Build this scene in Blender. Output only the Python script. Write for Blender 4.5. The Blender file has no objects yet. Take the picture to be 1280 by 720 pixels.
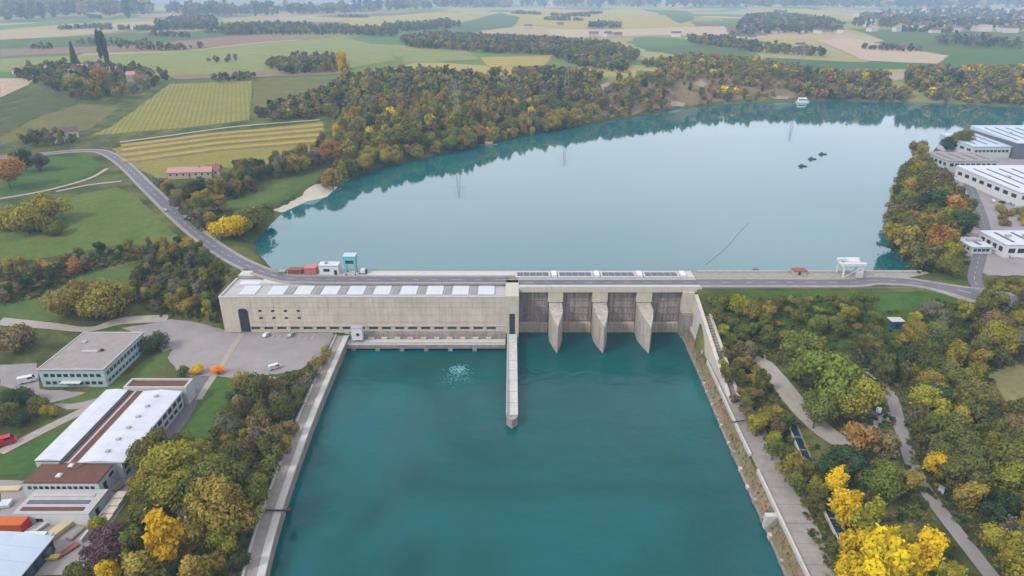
import bpy, bmesh, math, random
import numpy as np
from mathutils import Matrix, Vector

# ------------------------------------------------------------------ camera, sky, sun, exposure
SC = bpy.context.scene
CAM_H, FPX, PITCH = 150.0, 853.0, math.radians(23.5)
cam_d = bpy.data.cameras.new('camera'); cam = bpy.data.objects.new('camera', cam_d)
SC.collection.objects.link(cam); SC.camera = cam
cam.location = (0, 0, CAM_H); cam.rotation_euler = (math.radians(90) - PITCH, 0, 0)
cam_d.sensor_width = 36.0; cam_d.lens = 36.0 * FPX / 1280.0
cam_d.clip_start = 1.0; cam_d.clip_end = 40000.0

SUN_EL, SUN_AZ = math.radians(42), math.radians(-125)      # azimuth from +Y, clockwise: behind the camera, to its left
world = bpy.data.worlds.new('World'); SC.world = world; world.use_nodes = True
nt = world.node_tree; nt.nodes.clear()
w_out = nt.nodes.new('ShaderNodeOutputWorld'); w_bg = nt.nodes.new('ShaderNodeBackground')
w_sky = nt.nodes.new('ShaderNodeTexSky'); w_sky.sky_type = 'NISHITA'; w_sky.sun_disc = False
w_sky.sun_elevation = SUN_EL; w_sky.sun_rotation = SUN_AZ
w_sky.air_density = 1.0; w_sky.dust_density = 2.0; w_sky.ozone_density = 1.0; w_sky.altitude = 400
w_tc = nt.nodes.new('ShaderNodeTexCoord')
w_no = nt.nodes.new('ShaderNodeTexNoise'); w_no.inputs['Scale'].default_value = 2.2; w_no.inputs['Detail'].default_value = 5
w_map = nt.nodes.new('ShaderNodeMapping'); w_map.inputs['Scale'].default_value = (1, 1, 3.0)
w_cl = nt.nodes.new('ShaderNodeValToRGB')                  # the even cloud deck, a little lighter and darker
w_cl.color_ramp.elements[0].position = 0.3; w_cl.color_ramp.elements[0].color = (7.6, 7.9, 8.9, 1)
w_cl.color_ramp.elements[1].position = 0.7; w_cl.color_ramp.elements[1].color = (9.7, 9.7, 10.2, 1)
w_mix = nt.nodes.new('ShaderNodeMix'); w_mix.data_type = 'RGBA'; w_mix.inputs[0].default_value = 0.8
nt.links.new(w_tc.outputs['Generated'], w_map.inputs['Vector']); nt.links.new(w_map.outputs[0], w_no.inputs['Vector'])
nt.links.new(w_no.outputs[0], w_cl.inputs[0])
nt.links.new(w_sky.outputs[0], w_mix.inputs[6]); nt.links.new(w_cl.outputs[0], w_mix.inputs[7])
nt.links.new(w_mix.outputs[2], w_bg.inputs['Color']); w_bg.inputs['Strength'].default_value = 0.1
nt.links.new(w_bg.outputs[0], w_out.inputs['Surface'])
sun_d = bpy.data.lights.new('sun', 'SUN'); sun_d.energy = 1.5; sun_d.angle = math.radians(10); sun_d.color = (1.0, 0.95, 0.88)
sun = bpy.data.objects.new('sun', sun_d); SC.collection.objects.link(sun)
sdir = Vector((math.sin(SUN_AZ) * math.cos(SUN_EL), math.cos(SUN_AZ) * math.cos(SUN_EL), math.sin(SUN_EL)))
sun.rotation_euler = sdir.to_track_quat('Z', 'Y').to_euler()
vs = SC.view_settings; vs.view_transform = 'Standard'; vs.look = 'None'; vs.exposure = 0.88; vs.gamma = 1.0
SC.render.engine = 'CYCLES'; SC.cycles.use_denoising = True
SC.cycles.max_bounces = 6; SC.cycles.volume_bounces = 1; SC.cycles.transparent_max_bounces = 4

# ------------------------------------------------------------------ helpers
R = random.Random(11); NP = np.random.default_rng(7)
COL = SC.collection
SINP, COSP = math.sin(PITCH), math.cos(PITCH)

ALBEDO = 0.64                                               # the picture's bright tones to the surface's own reflectance
def S(r, g, b):                                             # sRGB 0-255 to linear
    f = lambda c: ALBEDO * ((c / 255 / 12.92) if c <= 10 else ((c / 255 + 0.055) / 1.055) ** 2.4)
    return (f(r), f(g), f(b), 1.0)

def mat(name, rgb, rough=0.85, var=0.16, scale=0.6, streak=0.0, metal=0.0, bump=0.0, spec=0.3):
    m = bpy.data.materials.new(name); m.use_nodes = True
    n = m.node_tree; p = n.nodes['Principled BSDF']
    p.inputs['Roughness'].default_value = rough; p.inputs['Metallic'].default_value = metal
    p.inputs['Specular IOR Level'].default_value = spec
    g = n.nodes.new('ShaderNodeNewGeometry')
    tn = n.nodes.new('ShaderNodeTexNoise'); tn.inputs['Scale'].default_value = scale; tn.inputs['Detail'].default_value = 6
    tn.inputs['Roughness'].default_value = 0.65
    n.links.new(g.outputs['Position'], tn.inputs['Vector'])
    ramp = n.nodes.new('ShaderNodeMapRange')
    ramp.inputs[1].default_value = 0.28; ramp.inputs[2].default_value = 0.72
    ramp.inputs[3].default_value = 1 - var; ramp.inputs[4].default_value = 1 + var
    n.links.new(tn.outputs[0], ramp.inputs[0])
    fac = ramp.outputs[0]
    if streak:
        mp = n.nodes.new('ShaderNodeMapping'); mp.inputs['Scale'].default_value = (0.9, 0.9, 0.05)
        n.links.new(g.outputs['Position'], mp.inputs['Vector'])
        t2 = n.nodes.new('ShaderNodeTexNoise'); t2.inputs['Scale'].default_value = 1.0; t2.inputs['Detail'].default_value = 4
        n.links.new(mp.outputs[0], t2.inputs['Vector'])
        r2 = n.nodes.new('ShaderNodeMapRange'); r2.inputs[1].default_value = 0.3; r2.inputs[2].default_value = 0.7
        r2.inputs[3].default_value = 1 - streak; r2.inputs[4].default_value = 1 + streak * 0.4
        n.links.new(t2.outputs[0], r2.inputs[0])
        mu = n.nodes.new('ShaderNodeMath'); mu.operation = 'MULTIPLY'
        n.links.new(fac, mu.inputs[0]); n.links.new(r2.outputs[0], mu.inputs[1]); fac = mu.outputs[0]
    vm = n.nodes.new('ShaderNodeVectorMath'); vm.operation = 'SCALE'
    vm.inputs[0].default_value = rgb[:3]
    n.links.new(fac, vm.inputs['Scale']); n.links.new(vm.outputs[0], p.inputs['Base Color'])
    if bump:
        b = n.nodes.new('ShaderNodeBump'); b.inputs['Strength'].default_value = bump; b.inputs['Distance'].default_value = 0.5
        n.links.new(tn.outputs[0], b.inputs['Height']); n.links.new(b.outputs[0], p.inputs['Normal'])
    return m

class MB:
    def __init__(s): s.v = []; s.f = []
    def add(s, vs_, fs):
        o = len(s.v); s.v += [tuple(v) for v in vs_]; s.f += [tuple(i + o for i in f) for f in fs]; return s
    def box(s, x0, x1, y0, y1, z0, z1):
        return s.add([(x0,y0,z0),(x1,y0,z0),(x1,y1,z0),(x0,y1,z0),(x0,y0,z1),(x1,y0,z1),(x1,y1,z1),(x0,y1,z1)],
                     [(0,3,2,1),(4,5,6,7),(0,1,5,4),(1,2,6,5),(2,3,7,6),(3,0,4,7)])
    def bbox(s, x0, x1, y0, y1, z0, z1, b=0.15):            # box with a chamfered top edge
        return s.add([(x0,y0,z0),(x1,y0,z0),(x1,y1,z0),(x0,y1,z0),(x0,y0,z1-b),(x1,y0,z1-b),(x1,y1,z1-b),(x0,y1,z1-b),
                      (x0+b,y0+b,z1),(x1-b,y0+b,z1),(x1-b,y1-b,z1),(x0+b,y1-b,z1)],
                     [(0,3,2,1),(0,1,5,4),(1,2,6,5),(2,3,7,6),(3,0,4,7),(4,5,9,8),(5,6,10,9),(6,7,11,10),(7,4,8,11),(8,9,10,11)])
    def prism(s, poly, z0, z1):                             # z0/z1 numbers or lists; poly counter-clockwise
        n = len(poly)
        a = z0 if isinstance(z0, (list, tuple)) else [z0] * n
        b = z1 if isinstance(z1, (list, tuple)) else [z1] * n
        return s.add([(p[0], p[1], a[i]) for i, p in enumerate(poly)] + [(p[0], p[1], b[i]) for i, p in enumerate(poly)],
                     [tuple(range(n - 1, -1, -1)), tuple(range(n, 2 * n))] + [(i, (i + 1) % n, n + (i + 1) % n, n + i) for i in range(n)])
    def tube(s, p0, p1, r0, r1=None, n=6):
        r1 = r0 if r1 is None else r1
        p0, p1 = Vector(p0), Vector(p1); d = (p1 - p0).normalized()
        u = d.orthogonal().normalized(); w = d.cross(u)
        vs_ = []
        for p, r in ((p0, r0), (p1, r1)):
            for k in range(n):
                a = 2 * math.pi * k / n; vs_.append(p + u * (r * math.cos(a)) + w * (r * math.sin(a)))
        return s.add(vs_, [(k, (k + 1) % n, n + (k + 1) % n, n + k) for k in range(n)] + [tuple(range(n - 1, -1, -1)), tuple(range(n, 2 * n))])
    def mesh(s, name, m, off=(0, 0, 0), smooth=False):
        me = bpy.data.meshes.new(name)
        me.from_pydata([(v[0] - off[0], v[1] - off[1], v[2] - off[2]) for v in s.v], [], s.f)
        if m: me.materials.append(m)
        if smooth: me.polygons.foreach_set('use_smooth', [True] * len(me.polygons))
        me.update(); return me
    def build(s, name, m, parent=None, world=True, label=None, smooth=False):
        off = (0, 0, 0)
        if parent is not None and world:
            q = parent; off = Vector((0, 0, 0))
            while q is not None: off = off + q.location; q = q.parent
        o = bpy.data.objects.new(name, s.mesh(name, m, off, smooth)); COL.objects.link(o); o.parent = parent
        if label: o['label'] = label
        return o

def tag(o, label=None, cat=None, group=None, kind=None):
    if label: o['label'] = label
    if cat: o['category'] = cat
    if group: o['group'] = group
    if kind: o['kind'] = kind
    return o
def thing(name, label, cat, loc=(0, 0, 0), rz=0.0, group=None):
    o = bpy.data.objects.new(name, None); COL.objects.link(o); o.location = loc; o.rotation_euler = (0, 0, rz)
    o.empty_display_size = 0.5
    return tag(o, label, cat, group)
def copy_tree(o, parent=None):
    c = o.copy(); COL.objects.link(c); c.parent = parent
    for ch in list(o.children): copy_tree(ch, c)
    return c
def fbox(name, m, parent, x0, x1, y0, y1, z0, z1, b=0.0, label=None, world=True):
    mb = MB(); (mb.bbox(x0, x1, y0, y1, z0, z1, b) if b else mb.box(x0, x1, y0, y1, z0, z1))
    return mb.build(name, m, parent, world, label)

def facade(parent, p0, p1, z0, z1, ops, m_wall, m_glass, depth=0.4, name='wall', m_frame=None, frame=0.0):
    """A wall sheet from p0 to p1 (outside on the right-hand side of the walk) with recessed openings; each opening gets a window part."""
    p0 = Vector((p0[0], p0[1])); p1 = Vector((p1[0], p1[1])); L = (p1 - p0).length; d = (p1 - p0) / L; n = Vector((d.y, -d.x))
    us = sorted({0.0, L, *[o[0] for o in ops], *[o[1] for o in ops]}); zs = sorted({z0, z1, *[o[2] for o in ops], *[o[3] for o in ops]})
    P = lambda u, z, k=0.0: (p0.x + d.x * u - n.x * k, p0.y + d.y * u - n.y * k, z)
    mb = MB()
    for i in range(len(us) - 1):
        for j in range(len(zs) - 1):
            um, zm = (us[i] + us[i + 1]) / 2, (zs[j] + zs[j + 1]) / 2
            if any(o[0] < um < o[1] and o[2] < zm < o[3] for o in ops): continue
            mb.add([P(us[i], zs[j]), P(us[i + 1], zs[j]), P(us[i + 1], zs[j + 1]), P(us[i], zs[j + 1])], [(0, 1, 2, 3)])
    for o in ops:
        c = [(o[0], o[2]), (o[1], o[2]), (o[1], o[3]), (o[0], o[3])]
        for k in range(4):
            a, b = c[k], c[(k + 1) % 4]
            mb.add([P(*a), P(*b), P(*b, depth), P(*a, depth)], [(0, 3, 2, 1)])
    w = mb.build(name, m_wall, parent)
    for o in ops:
        g = MB(); k = depth - 0.06
        if frame and m_frame:
            f = frame
            fr = MB()
            for (ua, ub, za, zb) in ((o[0], o[1], o[2], o[2] + f), (o[0], o[1], o[3] - f, o[3]), (o[0], o[0] + f, o[2] + f, o[3] - f), (o[1] - f, o[1], o[2] + f, o[3] - f)):
                fr.add([P(ua, za, k - .06), P(ub, za, k - .06), P(ub, zb, k - .06), P(ua, zb, k - .06), P(ua, za, k), P(ub, za, k), P(ub, zb, k), P(ua, zb, k)],
                       [(0, 1, 2, 3), (0, 4, 5, 1), (1, 5, 6, 2), (2, 6, 7, 3), (3, 7, 4, 0)])
            wo = fr.build('window', m_frame, parent)
            g.add([P(o[0], o[2], k), P(o[1], o[2], k), P(o[1], o[3], k), P(o[0], o[3], k)], [(0, 1, 2, 3)]).build('pane', m_glass, wo)
        else:
            g.add([P(o[0], o[2], k), P(o[1], o[2], k), P(o[1], o[3], k), P(o[0], o[3], k)], [(0, 1, 2, 3)]).build('window', m_glass, parent)
    return w

# ------------------------------------------------------------------ the lie of the land
def ray(px, py):
    u, v = px - 640.0, py - 360.0
    return np.array([u, FPX * COSP - v * SINP, -(FPX * SINP + v * COSP)])
def atz(px, py, z):                                         # where a sight line meets a level
    d = ray(px, py); t = (z - CAM_H) / d[2]; return (d[0] * t, d[1] * t)
def proj(x, y, z):
    dz = z - CAM_H; zc = y * COSP - dz * SINP; yc = y * SINP + dz * COSP
    return 640 + FPX * x / zc, 360 - FPX * yc / zc
def sstep(t): t = np.clip(t, 0, 1); return t * t * (3 - 2 * t)

SHORE = [(-118, 312.6)] + [atz(a, b, 20) for a, b in [(321, 318), (334, 300), (347, 280), (362, 264), (388, 252), (412, 247), (428, 232), (452, 219), (480, 209),
         (505, 204), (560, 192), (600, 182), (650, 171), (700, 163), (760, 152), (800, 146), (850, 136), (900, 131), (960, 128), (1010, 126),
         (1080, 127), (1150, 128), (1220, 131), (1290, 135), (1500, 140)]] + \
        [(760, 690), (560, 700)] + [atz(a, b, 20) for a, b in [(1240, 154), (1203, 156), (1182, 166), (1160, 184), (1140, 215), (1118, 250), (1108, 290), (1110, 315), (1130, 332)]] + [(203, 312.6)]
SH = np.array(SHORE)
def inside(poly, x, y):
    x = np.asarray(x, float); y = np.asarray(y, float); r = np.zeros(x.shape, bool); n = len(poly)
    for i in range(n):
        (x0, y0), (x1, y1) = poly[i], poly[(i + 1) % n]
        if y0 == y1: continue
        c = ((y0 > y) != (y1 > y)) & (x < (x1 - x0) * (y - y0) / (y1 - y0) + x0); r ^= c
    return r
def dist_poly(poly, x, y, closed=True):
    d = np.full(np.shape(x), 1e9); n = len(poly)
    for i in range(n if closed else n - 1):
        ax, ay = poly[i]; bx, by = poly[(i + 1) % n]; ex, ey = bx - ax, by - ay
        t = np.clip(((x - ax) * ex + (y - ay) * ey) / (ex * ex + ey * ey + 1e-9), 0, 1)
        d = np.minimum(d, np.hypot(x - ax - ex * t, y - ay - ey * t))
    return d
LEFT_WALL = [(-75.5, 279.0), (-75, 250), (-74, 215), (-72.3, 185), (-70.3, 160), (-67.3, 138), (-62, 110), (-57, 85)]   # water side of the quay
def left_edge(y): return np.interp(y, [p[1] for p in LEFT_WALL[::-1]], [p[0] for p in LEFT_WALL[::-1]])
RIGHT_EDGE_Y, RIGHT_EDGE_X = [85, 143, 208, 250, 294], [75, 76.4, 78, 79.5, 80.5]
def right_edge(y): return np.interp(y, RIGHT_EDGE_Y, RIGHT_EDGE_X)
YL = [-600, 288, 318, 345, 400, 540, 700, 900, 2000, 4000, 6500, 9000, 12000, 15000]
ZL = [5, 5, 13, 19, 24.5, 30, 37, 45, 50, 58, 66, 100, 175, 190]
YR = [-600, 260, 289, 420, 700, 900, 2000, 4000, 6500, 9000, 12000, 15000]
ZR = [8, 8, 23.2, 24, 25, 45, 50, 58, 66, 95, 165, 190]
def height(x, y):
    x = np.asarray(x, float); y = np.asarray(y, float)
    w = sstep((x + 60) / 120)
    far = sstep((y - 420) / 500)
    n1 = np.sin(x * .011 + 1.3) * np.sin(y * .009 + .4) * 2.2 + np.sin(x * .0031 + y * .0022) * 5
    n2 = np.sin(x * .00071 + 2) * 14 + np.sin(x * .0013 + y * .0004 + 1) * 9
    zl = np.interp(y, YL, ZL); zr = np.interp(y, YR, ZR)
    zr = np.where(y < 262, 5 + 3 * sstep((x - 93) / 22), zr)
    z = zl * (1 - w) + zr * w + n1 * far + n2 * sstep((y - 6000) / 4000)
    z = z + .5 * np.sin(x * .07) * np.sin(y * .06 + 1) * sstep((x - 120) / 60) * (1 - sstep((y - 240) / 30))
    ins = inside(SH, x, y); d = dist_poly(SH, x, y)
    wd = 16 + 26 * sstep((y - 480) / 300)
    zb = 19.2 + (z - 19.2) * sstep(d / wd)
    z = np.where(ins, 19.2 - np.minimum(9, d * .6), np.where(y > 312.7, zb, z))
    ch = (x > left_edge(y) - 0.6) & (x < right_edge(y) + 3.2) & (y < 296)
    z = np.where(ch, -6.0, z)
    z = np.where((x > -76) & (x < 86) & (y > 272) & (y < 312.7), -6.0, z)          # under the dam itself
    z = grade(x, y, z)
    z = np.where((x > left_edge(y) - 7.0) & (x <= left_edge(y) - .6) & (y < 281), 3.6, z)
    z = np.where((x > -136) & (x <= -75) & (y > 283) & (y < 312.7), 4.0, z)        # under the powerhouse
    return z
ROAD_L = [(-100, 301.5, 23.5), (-112, 304, 23.5)] + [atz(a, b, c) + (c,) for a, b, c in [(300, 328, 23.6), (255, 299, 24.2), (218, 267, 25.4), (184, 234, 27.3), (154, 205, 29.5), (128, 190, 31)]]
def grade(x, y, z):
    best = np.full(x.shape, 1e9); zt = np.zeros(x.shape)
    for (ax, ay, az), (bx, by, bz) in zip(ROAD_L[:-1], ROAD_L[1:]):
        ex, ey = bx - ax, by - ay; t = np.clip(((x - ax) * ex + (y - ay) * ey) / (ex * ex + ey * ey), 0, 1)
        d = np.hypot(x - ax - ex * t, y - ay - ey * t); m = d < best; best = np.where(m, d, best); zt = np.where(m, az + (bz - az) * t, zt)
    k = sstep((best - 7.5) / 16)
    out = zt * (1 - k) + z * k
    return np.where((best < 24) & ~((x > -134) & (y < 306)), np.where(inside(SH, x, y), z, out), z)
def axis(lo, a, b, hi, st, g):
    c = list(np.arange(a, b + st * .5, st)); s_ = st; v = b
    while v < hi: s_ *= g; v += s_; c.append(v)
    s_ = st; v = a
    while v > lo: s_ *= g; v -= s_; c.insert(0, v)
    return np.array(c)
GX = axis(-14000, -330, 470, 14000, 2.6, 1.045); GY = axis(-600, 90, 640, 15500, 2.6, 1.03)
mx, my = np.meshgrid(GX, GY); HZ = height(mx.ravel(), my.ravel()).reshape(mx.shape)
def hm(x, y):
    x = np.asarray(x, float); y = np.asarray(y, float)
    i = np.clip(np.searchsorted(GX, x) - 1, 0, len(GX) - 2); j = np.clip(np.searchsorted(GY, y) - 1, 0, len(GY) - 2)
    a = np.clip((x - GX[i]) / (GX[i + 1] - GX[i]), 0, 1); b = np.clip((y - GY[j]) / (GY[j + 1] - GY[j]), 0, 1)
    return HZ[j, i] * (1 - a) * (1 - b) + HZ[j, i + 1] * a * (1 - b) + HZ[j + 1, i] * (1 - a) * b + HZ[j + 1, i + 1] * a * b
TT = np.concatenate([np.linspace(90, 1200, 1400), np.geomspace(1203, 15000, 700)])
def at(px, py):                                             # where a sight line meets the land
    d = ray(px, py); t = TT / d[1]; z = CAM_H + d[2] * t; h = hm(d[0] * t, TT)
    k = np.argmax(z < h)
    if z[k] >= h[k]: k = len(TT) - 1
    k = max(k, 1); a, b = z[k - 1] - h[k - 1], h[k] - z[k]
    y = TT[k - 1] + (TT[k] - TT[k - 1]) * max(0, min(1, a / (a + b + 1e-9)))
    return (d[0] * y / d[1], y)

# ------------------------------------------------------------------ materials
m_conc = mat('concrete_pale', S(212, 200, 182), .9, .15, .14, .15)
m_conc2 = mat('concrete_weathered', S(158, 150, 142), .92, .22, .3, .28)
m_conc3 = mat('concrete_light', S(205, 202, 196), .88, .10, .4, .08)
m_cream = mat('concrete_cream', S(206, 198, 178), .9, .10, .4, .14)
m_quay = mat('concrete_quay', S(160, 152, 144), .95, .2, .5)
m_asph = mat('asphalt', S(116, 112, 120), .9, .14, .15)
m_asph2 = mat('asphalt_old', S(158, 150, 148), .92, .16, .1)
m_paint = mat('road_paint', S(225, 225, 220), .8, .12, 1.0)
m_gravel = mat('gravel_path', S(172, 163, 152), .98, .14, .4)
m_dirt = mat('dirt_track', S(150, 138, 118), 1, .2, .3)
m_sand = mat('sand', S(205, 195, 175), 1, .12, .2)
m_scree = mat('scree', S(164, 150, 130), 1, .35, .12)
m_rwhite = mat('roof_white', S(212, 216, 226), .6, .1, .18)
m_rblue = mat('roof_pale_blue', S(192, 206, 220), .5, .08, .2)
m_rgrey = mat('roof_gravel', S(160, 150, 146), .95, .14, .3)
m_rlite = mat('roof_light_grey', S(188, 184, 184), .9, .10, .3)
m_rbrown = mat('roof_brown', S(112, 76, 62), .95, .2, .6)
m_white = mat('white_paint', S(226, 228, 228), .6, .05, .5)
m_teal = mat('wall_pale_teal', S(176, 196, 194), .8, .07, .5)
m_mint = mat('wall_pale_grey', S(196, 202, 200), .8, .07, .5)
m_glass = mat('glass_dark', S(46, 54, 64), .15, .2, .3, spec=.6)
m_glassw = mat('glass_dusty', S(86, 86, 90), .35, .3, .4, spec=.4)
m_glassb = mat('glass_blue', S(70, 92, 110), .12, .2, .3, spec=.6)
m_dark = mat('dark_steel', S(58, 60, 68), .6, .2, .5)
m_pier = mat('concrete_pier', S(190, 180, 168), .92, .2, .3, .3)
m_skyl = mat('skylight_panel', S(212, 216, 222), .5, .08, .25)
m_gate = mat('gate_steel', S(178, 164, 154), .7, .2, .4, .5)
m_gsill = mat('gate_sill', S(196, 182, 160), .9, .16, .5, .3)
m_slot = mat('slot_dark', S(104, 110, 122), .8, .2, .6)
m_steel = mat('galvanised_steel', S(160, 166, 172), .5, .1, .6, metal=.3)
m_cyan = mat('cyan_paint', S(120, 196, 200), .5, .08, .8)
m_pink = mat('faded_red', S(206, 128, 124), .8, .12, .6)
m_rust = mat('rust_red', S(150, 92, 80), .85, .2, .6)
m_orange = mat('orange_boards', S(206, 104, 44), .7, .16, .8)
m_red = mat('red_paint', S(200, 40, 50), .4, .05, .5)
m_bluep = mat('blue_paint', S(58, 92, 140), .6, .1, .6)
m_tan = mat('tan_boards', S(206, 188, 150), .9, .12, .6)
m_yel = mat('yellow_paint', S(216, 186, 96), .7, .1, .6)
m_tile = mat('roof_tile', S(150, 98, 82), .9, .16, .8)
m_tile2 = mat('roof_tile_dark', S(116, 86, 78), .9, .16, .8)
m_tilep = mat('roof_tile_pink', S(190, 148, 140), .9, .12, .6)
m_plaster = mat('plaster_white', S(216, 210, 200), .9, .06, .6)
m_plaster2 = mat('plaster_beige', S(190, 176, 154), .9, .08, .6)
m_tyre = mat('tyre', S(28, 28, 30), .9, .1, 1)
m_bark = mat('bark', S(92, 80, 68), .95, .2, 1.5)
m_wood = mat('weathered_wood', S(128, 110, 92), .9, .2, 1)

def m_ground():
    m = bpy.data.materials.new('ground_grass'); m.use_nodes = True; n = m.node_tree; p = n.nodes['Principled BSDF']
    p.inputs['Roughness'].default_value = 1; p.inputs['Specular IOR Level'].default_value = .1
    g = n.nodes.new('ShaderNodeNewGeometry')
    def noise(sc, det=6):
        t = n.nodes.new('ShaderNodeTexNoise'); t.inputs['Scale'].default_value = sc; t.inputs['Detail'].default_value = det
        n.links.new(g.outputs['Position'], t.inputs['Vector']); return t.outputs[0]
    cr = n.nodes.new('ShaderNodeValToRGB'); e = cr.color_ramp.elements
    e[0].position = .3; e[0].color = S(62, 70, 40); e[1].position = .75; e[1].color = S(122, 116, 72)
    x = e.new(.5); x.color = S(86, 96, 48)
    n.links.new(noise(.06), cr.inputs[0])
    # farmland beyond the river: parcels of different crops
    mp = n.nodes.new('ShaderNodeMapping'); mp.inputs['Scale'].default_value = (.0042, .0026, 0); mp.inputs['Rotation'].default_value = (0, 0, .3)
    n.links.new(g.outputs['Position'], mp.inputs['Vector'])
    vo = n.nodes.new('ShaderNodeTexVoronoi'); vo.distance = 'CHEBYCHEV'; vo.inputs['Scale'].default_value = 1.0
    n.links.new(mp.outputs[0], vo.inputs['Vector'])
    sp = n.nodes.new('ShaderNodeSeparateColor'); n.links.new(vo.outputs['Color'], sp.inputs[0])
    c2 = n.nodes.new('ShaderNodeValToRGB'); c2.color_ramp.interpolation = 'CONSTANT'; e = c2.color_ramp.elements
    cols = [(0, S(108, 126, 62)), (.16, S(160, 150, 96)), (.32, S(92, 122, 66)), (.46, S(176, 158, 118)), (.58, S(144, 146, 74)), (.72, S(118, 102, 74)), (.84, S(168, 156, 88))]
    e[0].position = 0; e[0].color = cols[0][1]; e[1].position = .16; e[1].color = cols[1][1]
    for q, c in cols[2:]: x = e.new(q); x.color = c
    n.links.new(sp.outputs[0], c2.inputs[0])
    sx = n.nodes.new('ShaderNodeSeparateXYZ'); n.links.new(g.outputs['Position'], sx.inputs[0])
    mr = n.nodes.new('ShaderNodeMapRange'); mr.inputs[1].default_value = 820; mr.inputs[2].default_value = 960
    n.links.new(sx.outputs['Y'], mr.inputs[0])
    mx_ = n.nodes.new('ShaderNodeMix'); mx_.data_type = 'RGBA'
    n.links.new(mr.outputs[0], mx_.inputs[0]); n.links.new(cr.outputs[0], mx_.inputs[6]); n.links.new(c2.outputs[0], mx_.inputs[7])
    # woods cover the hills at the edge of the plain
    m3 = n.nodes.new('ShaderNodeMapRange'); m3.inputs[1].default_value = 5600; m3.inputs[2].default_value = 7500; m3.inputs[4].default_value = .85
    n.links.new(sx.outputs['Y'], m3.inputs[0])
    mx3 = n.nodes.new('ShaderNodeMix'); mx3.data_type = 'RGBA'; mx3.inputs[7].default_value = S(60, 72, 58)
    n.links.new(m3.outputs[0], mx3.inputs[0]); n.links.new(mx_.outputs[2], mx3.inputs[6])
    fine = n.nodes.new('ShaderNodeMapRange'); fine.inputs[1].default_value = .3; fine.inputs[2].default_value = .7; fine.inputs[3].default_value = .78; fine.inputs[4].default_value = 1.2
    n.links.new(noise(.5, 8), fine.inputs[0])
    v = n.nodes.new('ShaderNodeVectorMath'); v.operation = 'SCALE'
    n.links.new(mx3.outputs[2], v.inputs[0]); n.links.new(fine.outputs[0], v.inputs['Scale']); n.links.new(v.outputs[0], p.inputs['Base Color'])
    return m

def m_field(name, c1, c2, row=0.0, ang=0.0, c3=None, c4=None, band=0.0):
    """crop colours; row = spacing of the crop rows in metres, running at ang; band = width of alternating strips"""
    m = bpy.data.materials.new(name); m.use_nodes = True; n = m.node_tree; p = n.nodes['Principled BSDF']
    p.inputs['Roughness'].default_value = 1; p.inputs['Specular IOR Level'].default_value = .1
    g = n.nodes.new('ShaderNodeNewGeometry')
    t = n.nodes.new('ShaderNodeTexNoise'); t.inputs['Scale'].default_value = .045; t.inputs['Detail'].default_value = 8; t.inputs['Roughness'].default_value = .62
    n.links.new(g.outputs['Position'], t.inputs['Vector'])
    mr = n.nodes.new('ShaderNodeMapRange'); mr.inputs[1].default_value = .32; mr.inputs[2].default_value = .68
    n.links.new(t.outputs[0], mr.inputs[0])
    mx_ = n.nodes.new('ShaderNodeMix'); mx_.data_type = 'RGBA'; mx_.inputs[6].default_value = c1; mx_.inputs[7].default_value = c2
    n.links.new(mr.outputs[0], mx_.inputs[0]); col = mx_.outputs[2]
    def waves(period, ca, lo, hi, bd='Y'):
        nonlocal col
        mp = n.nodes.new('ShaderNodeMapping'); mp.inputs['Rotation'].default_value = (0, 0, -ang)
        n.links.new(g.outputs['Position'], mp.inputs['Vector'])
        wv = n.nodes.new('ShaderNodeTexWave'); wv.inputs['Scale'].default_value = 2 * math.pi / (20 * period); wv.inputs['Distortion'].default_value = .6
        wv.inputs['Detail'].default_value = 2; wv.inputs['Detail Scale'].default_value = 1.5
        wv.bands_direction = bd
        n.links.new(mp.outputs[0], wv.inputs['Vector'])
        r_ = n.nodes.new('ShaderNodeMapRange'); r_.inputs[1].default_value = lo; r_.inputs[2].default_value = hi; r_.inputs[4].default_value = .8
        n.links.new(wv.outputs['Fac'], r_.inputs[0])
        m2 = n.nodes.new('ShaderNodeMix'); m2.data_type = 'RGBA'; m2.inputs[7].default_value = ca
        n.links.new(r_.outputs[0], m2.inputs[0]); n.links.new(col, m2.inputs[6]); col = m2.outputs[2]
    if band: waves(band, c4, .62, .8)
    if row: waves(row, c3, .5, .75, 'X' if name.startswith('vineyard_upper') else 'Y')
    tf = n.nodes.new('ShaderNodeTexNoise'); tf.inputs['Scale'].default_value = .35; tf.inputs['Detail'].default_value = 8; tf.inputs['Roughness'].default_value = .7
    n.links.new(g.outputs['Position'], tf.inputs['Vector'])
    rf = n.nodes.new('ShaderNodeMapRange'); rf.inputs[1].default_value = .3; rf.inputs[2].default_value = .7; rf.inputs[3].default_value = .76; rf.inputs[4].default_value = 1.2
    n.links.new(tf.outputs[0], rf.inputs[0])
    vf = n.nodes.new('ShaderNodeVectorMath'); vf.operation = 'SCALE'
    n.links.new(col, vf.inputs[0]); n.links.new(rf.outputs[0], vf.inputs['Scale']); n.links.new(vf.outputs[0], p.inputs['Base Color'])
    return m

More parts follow.
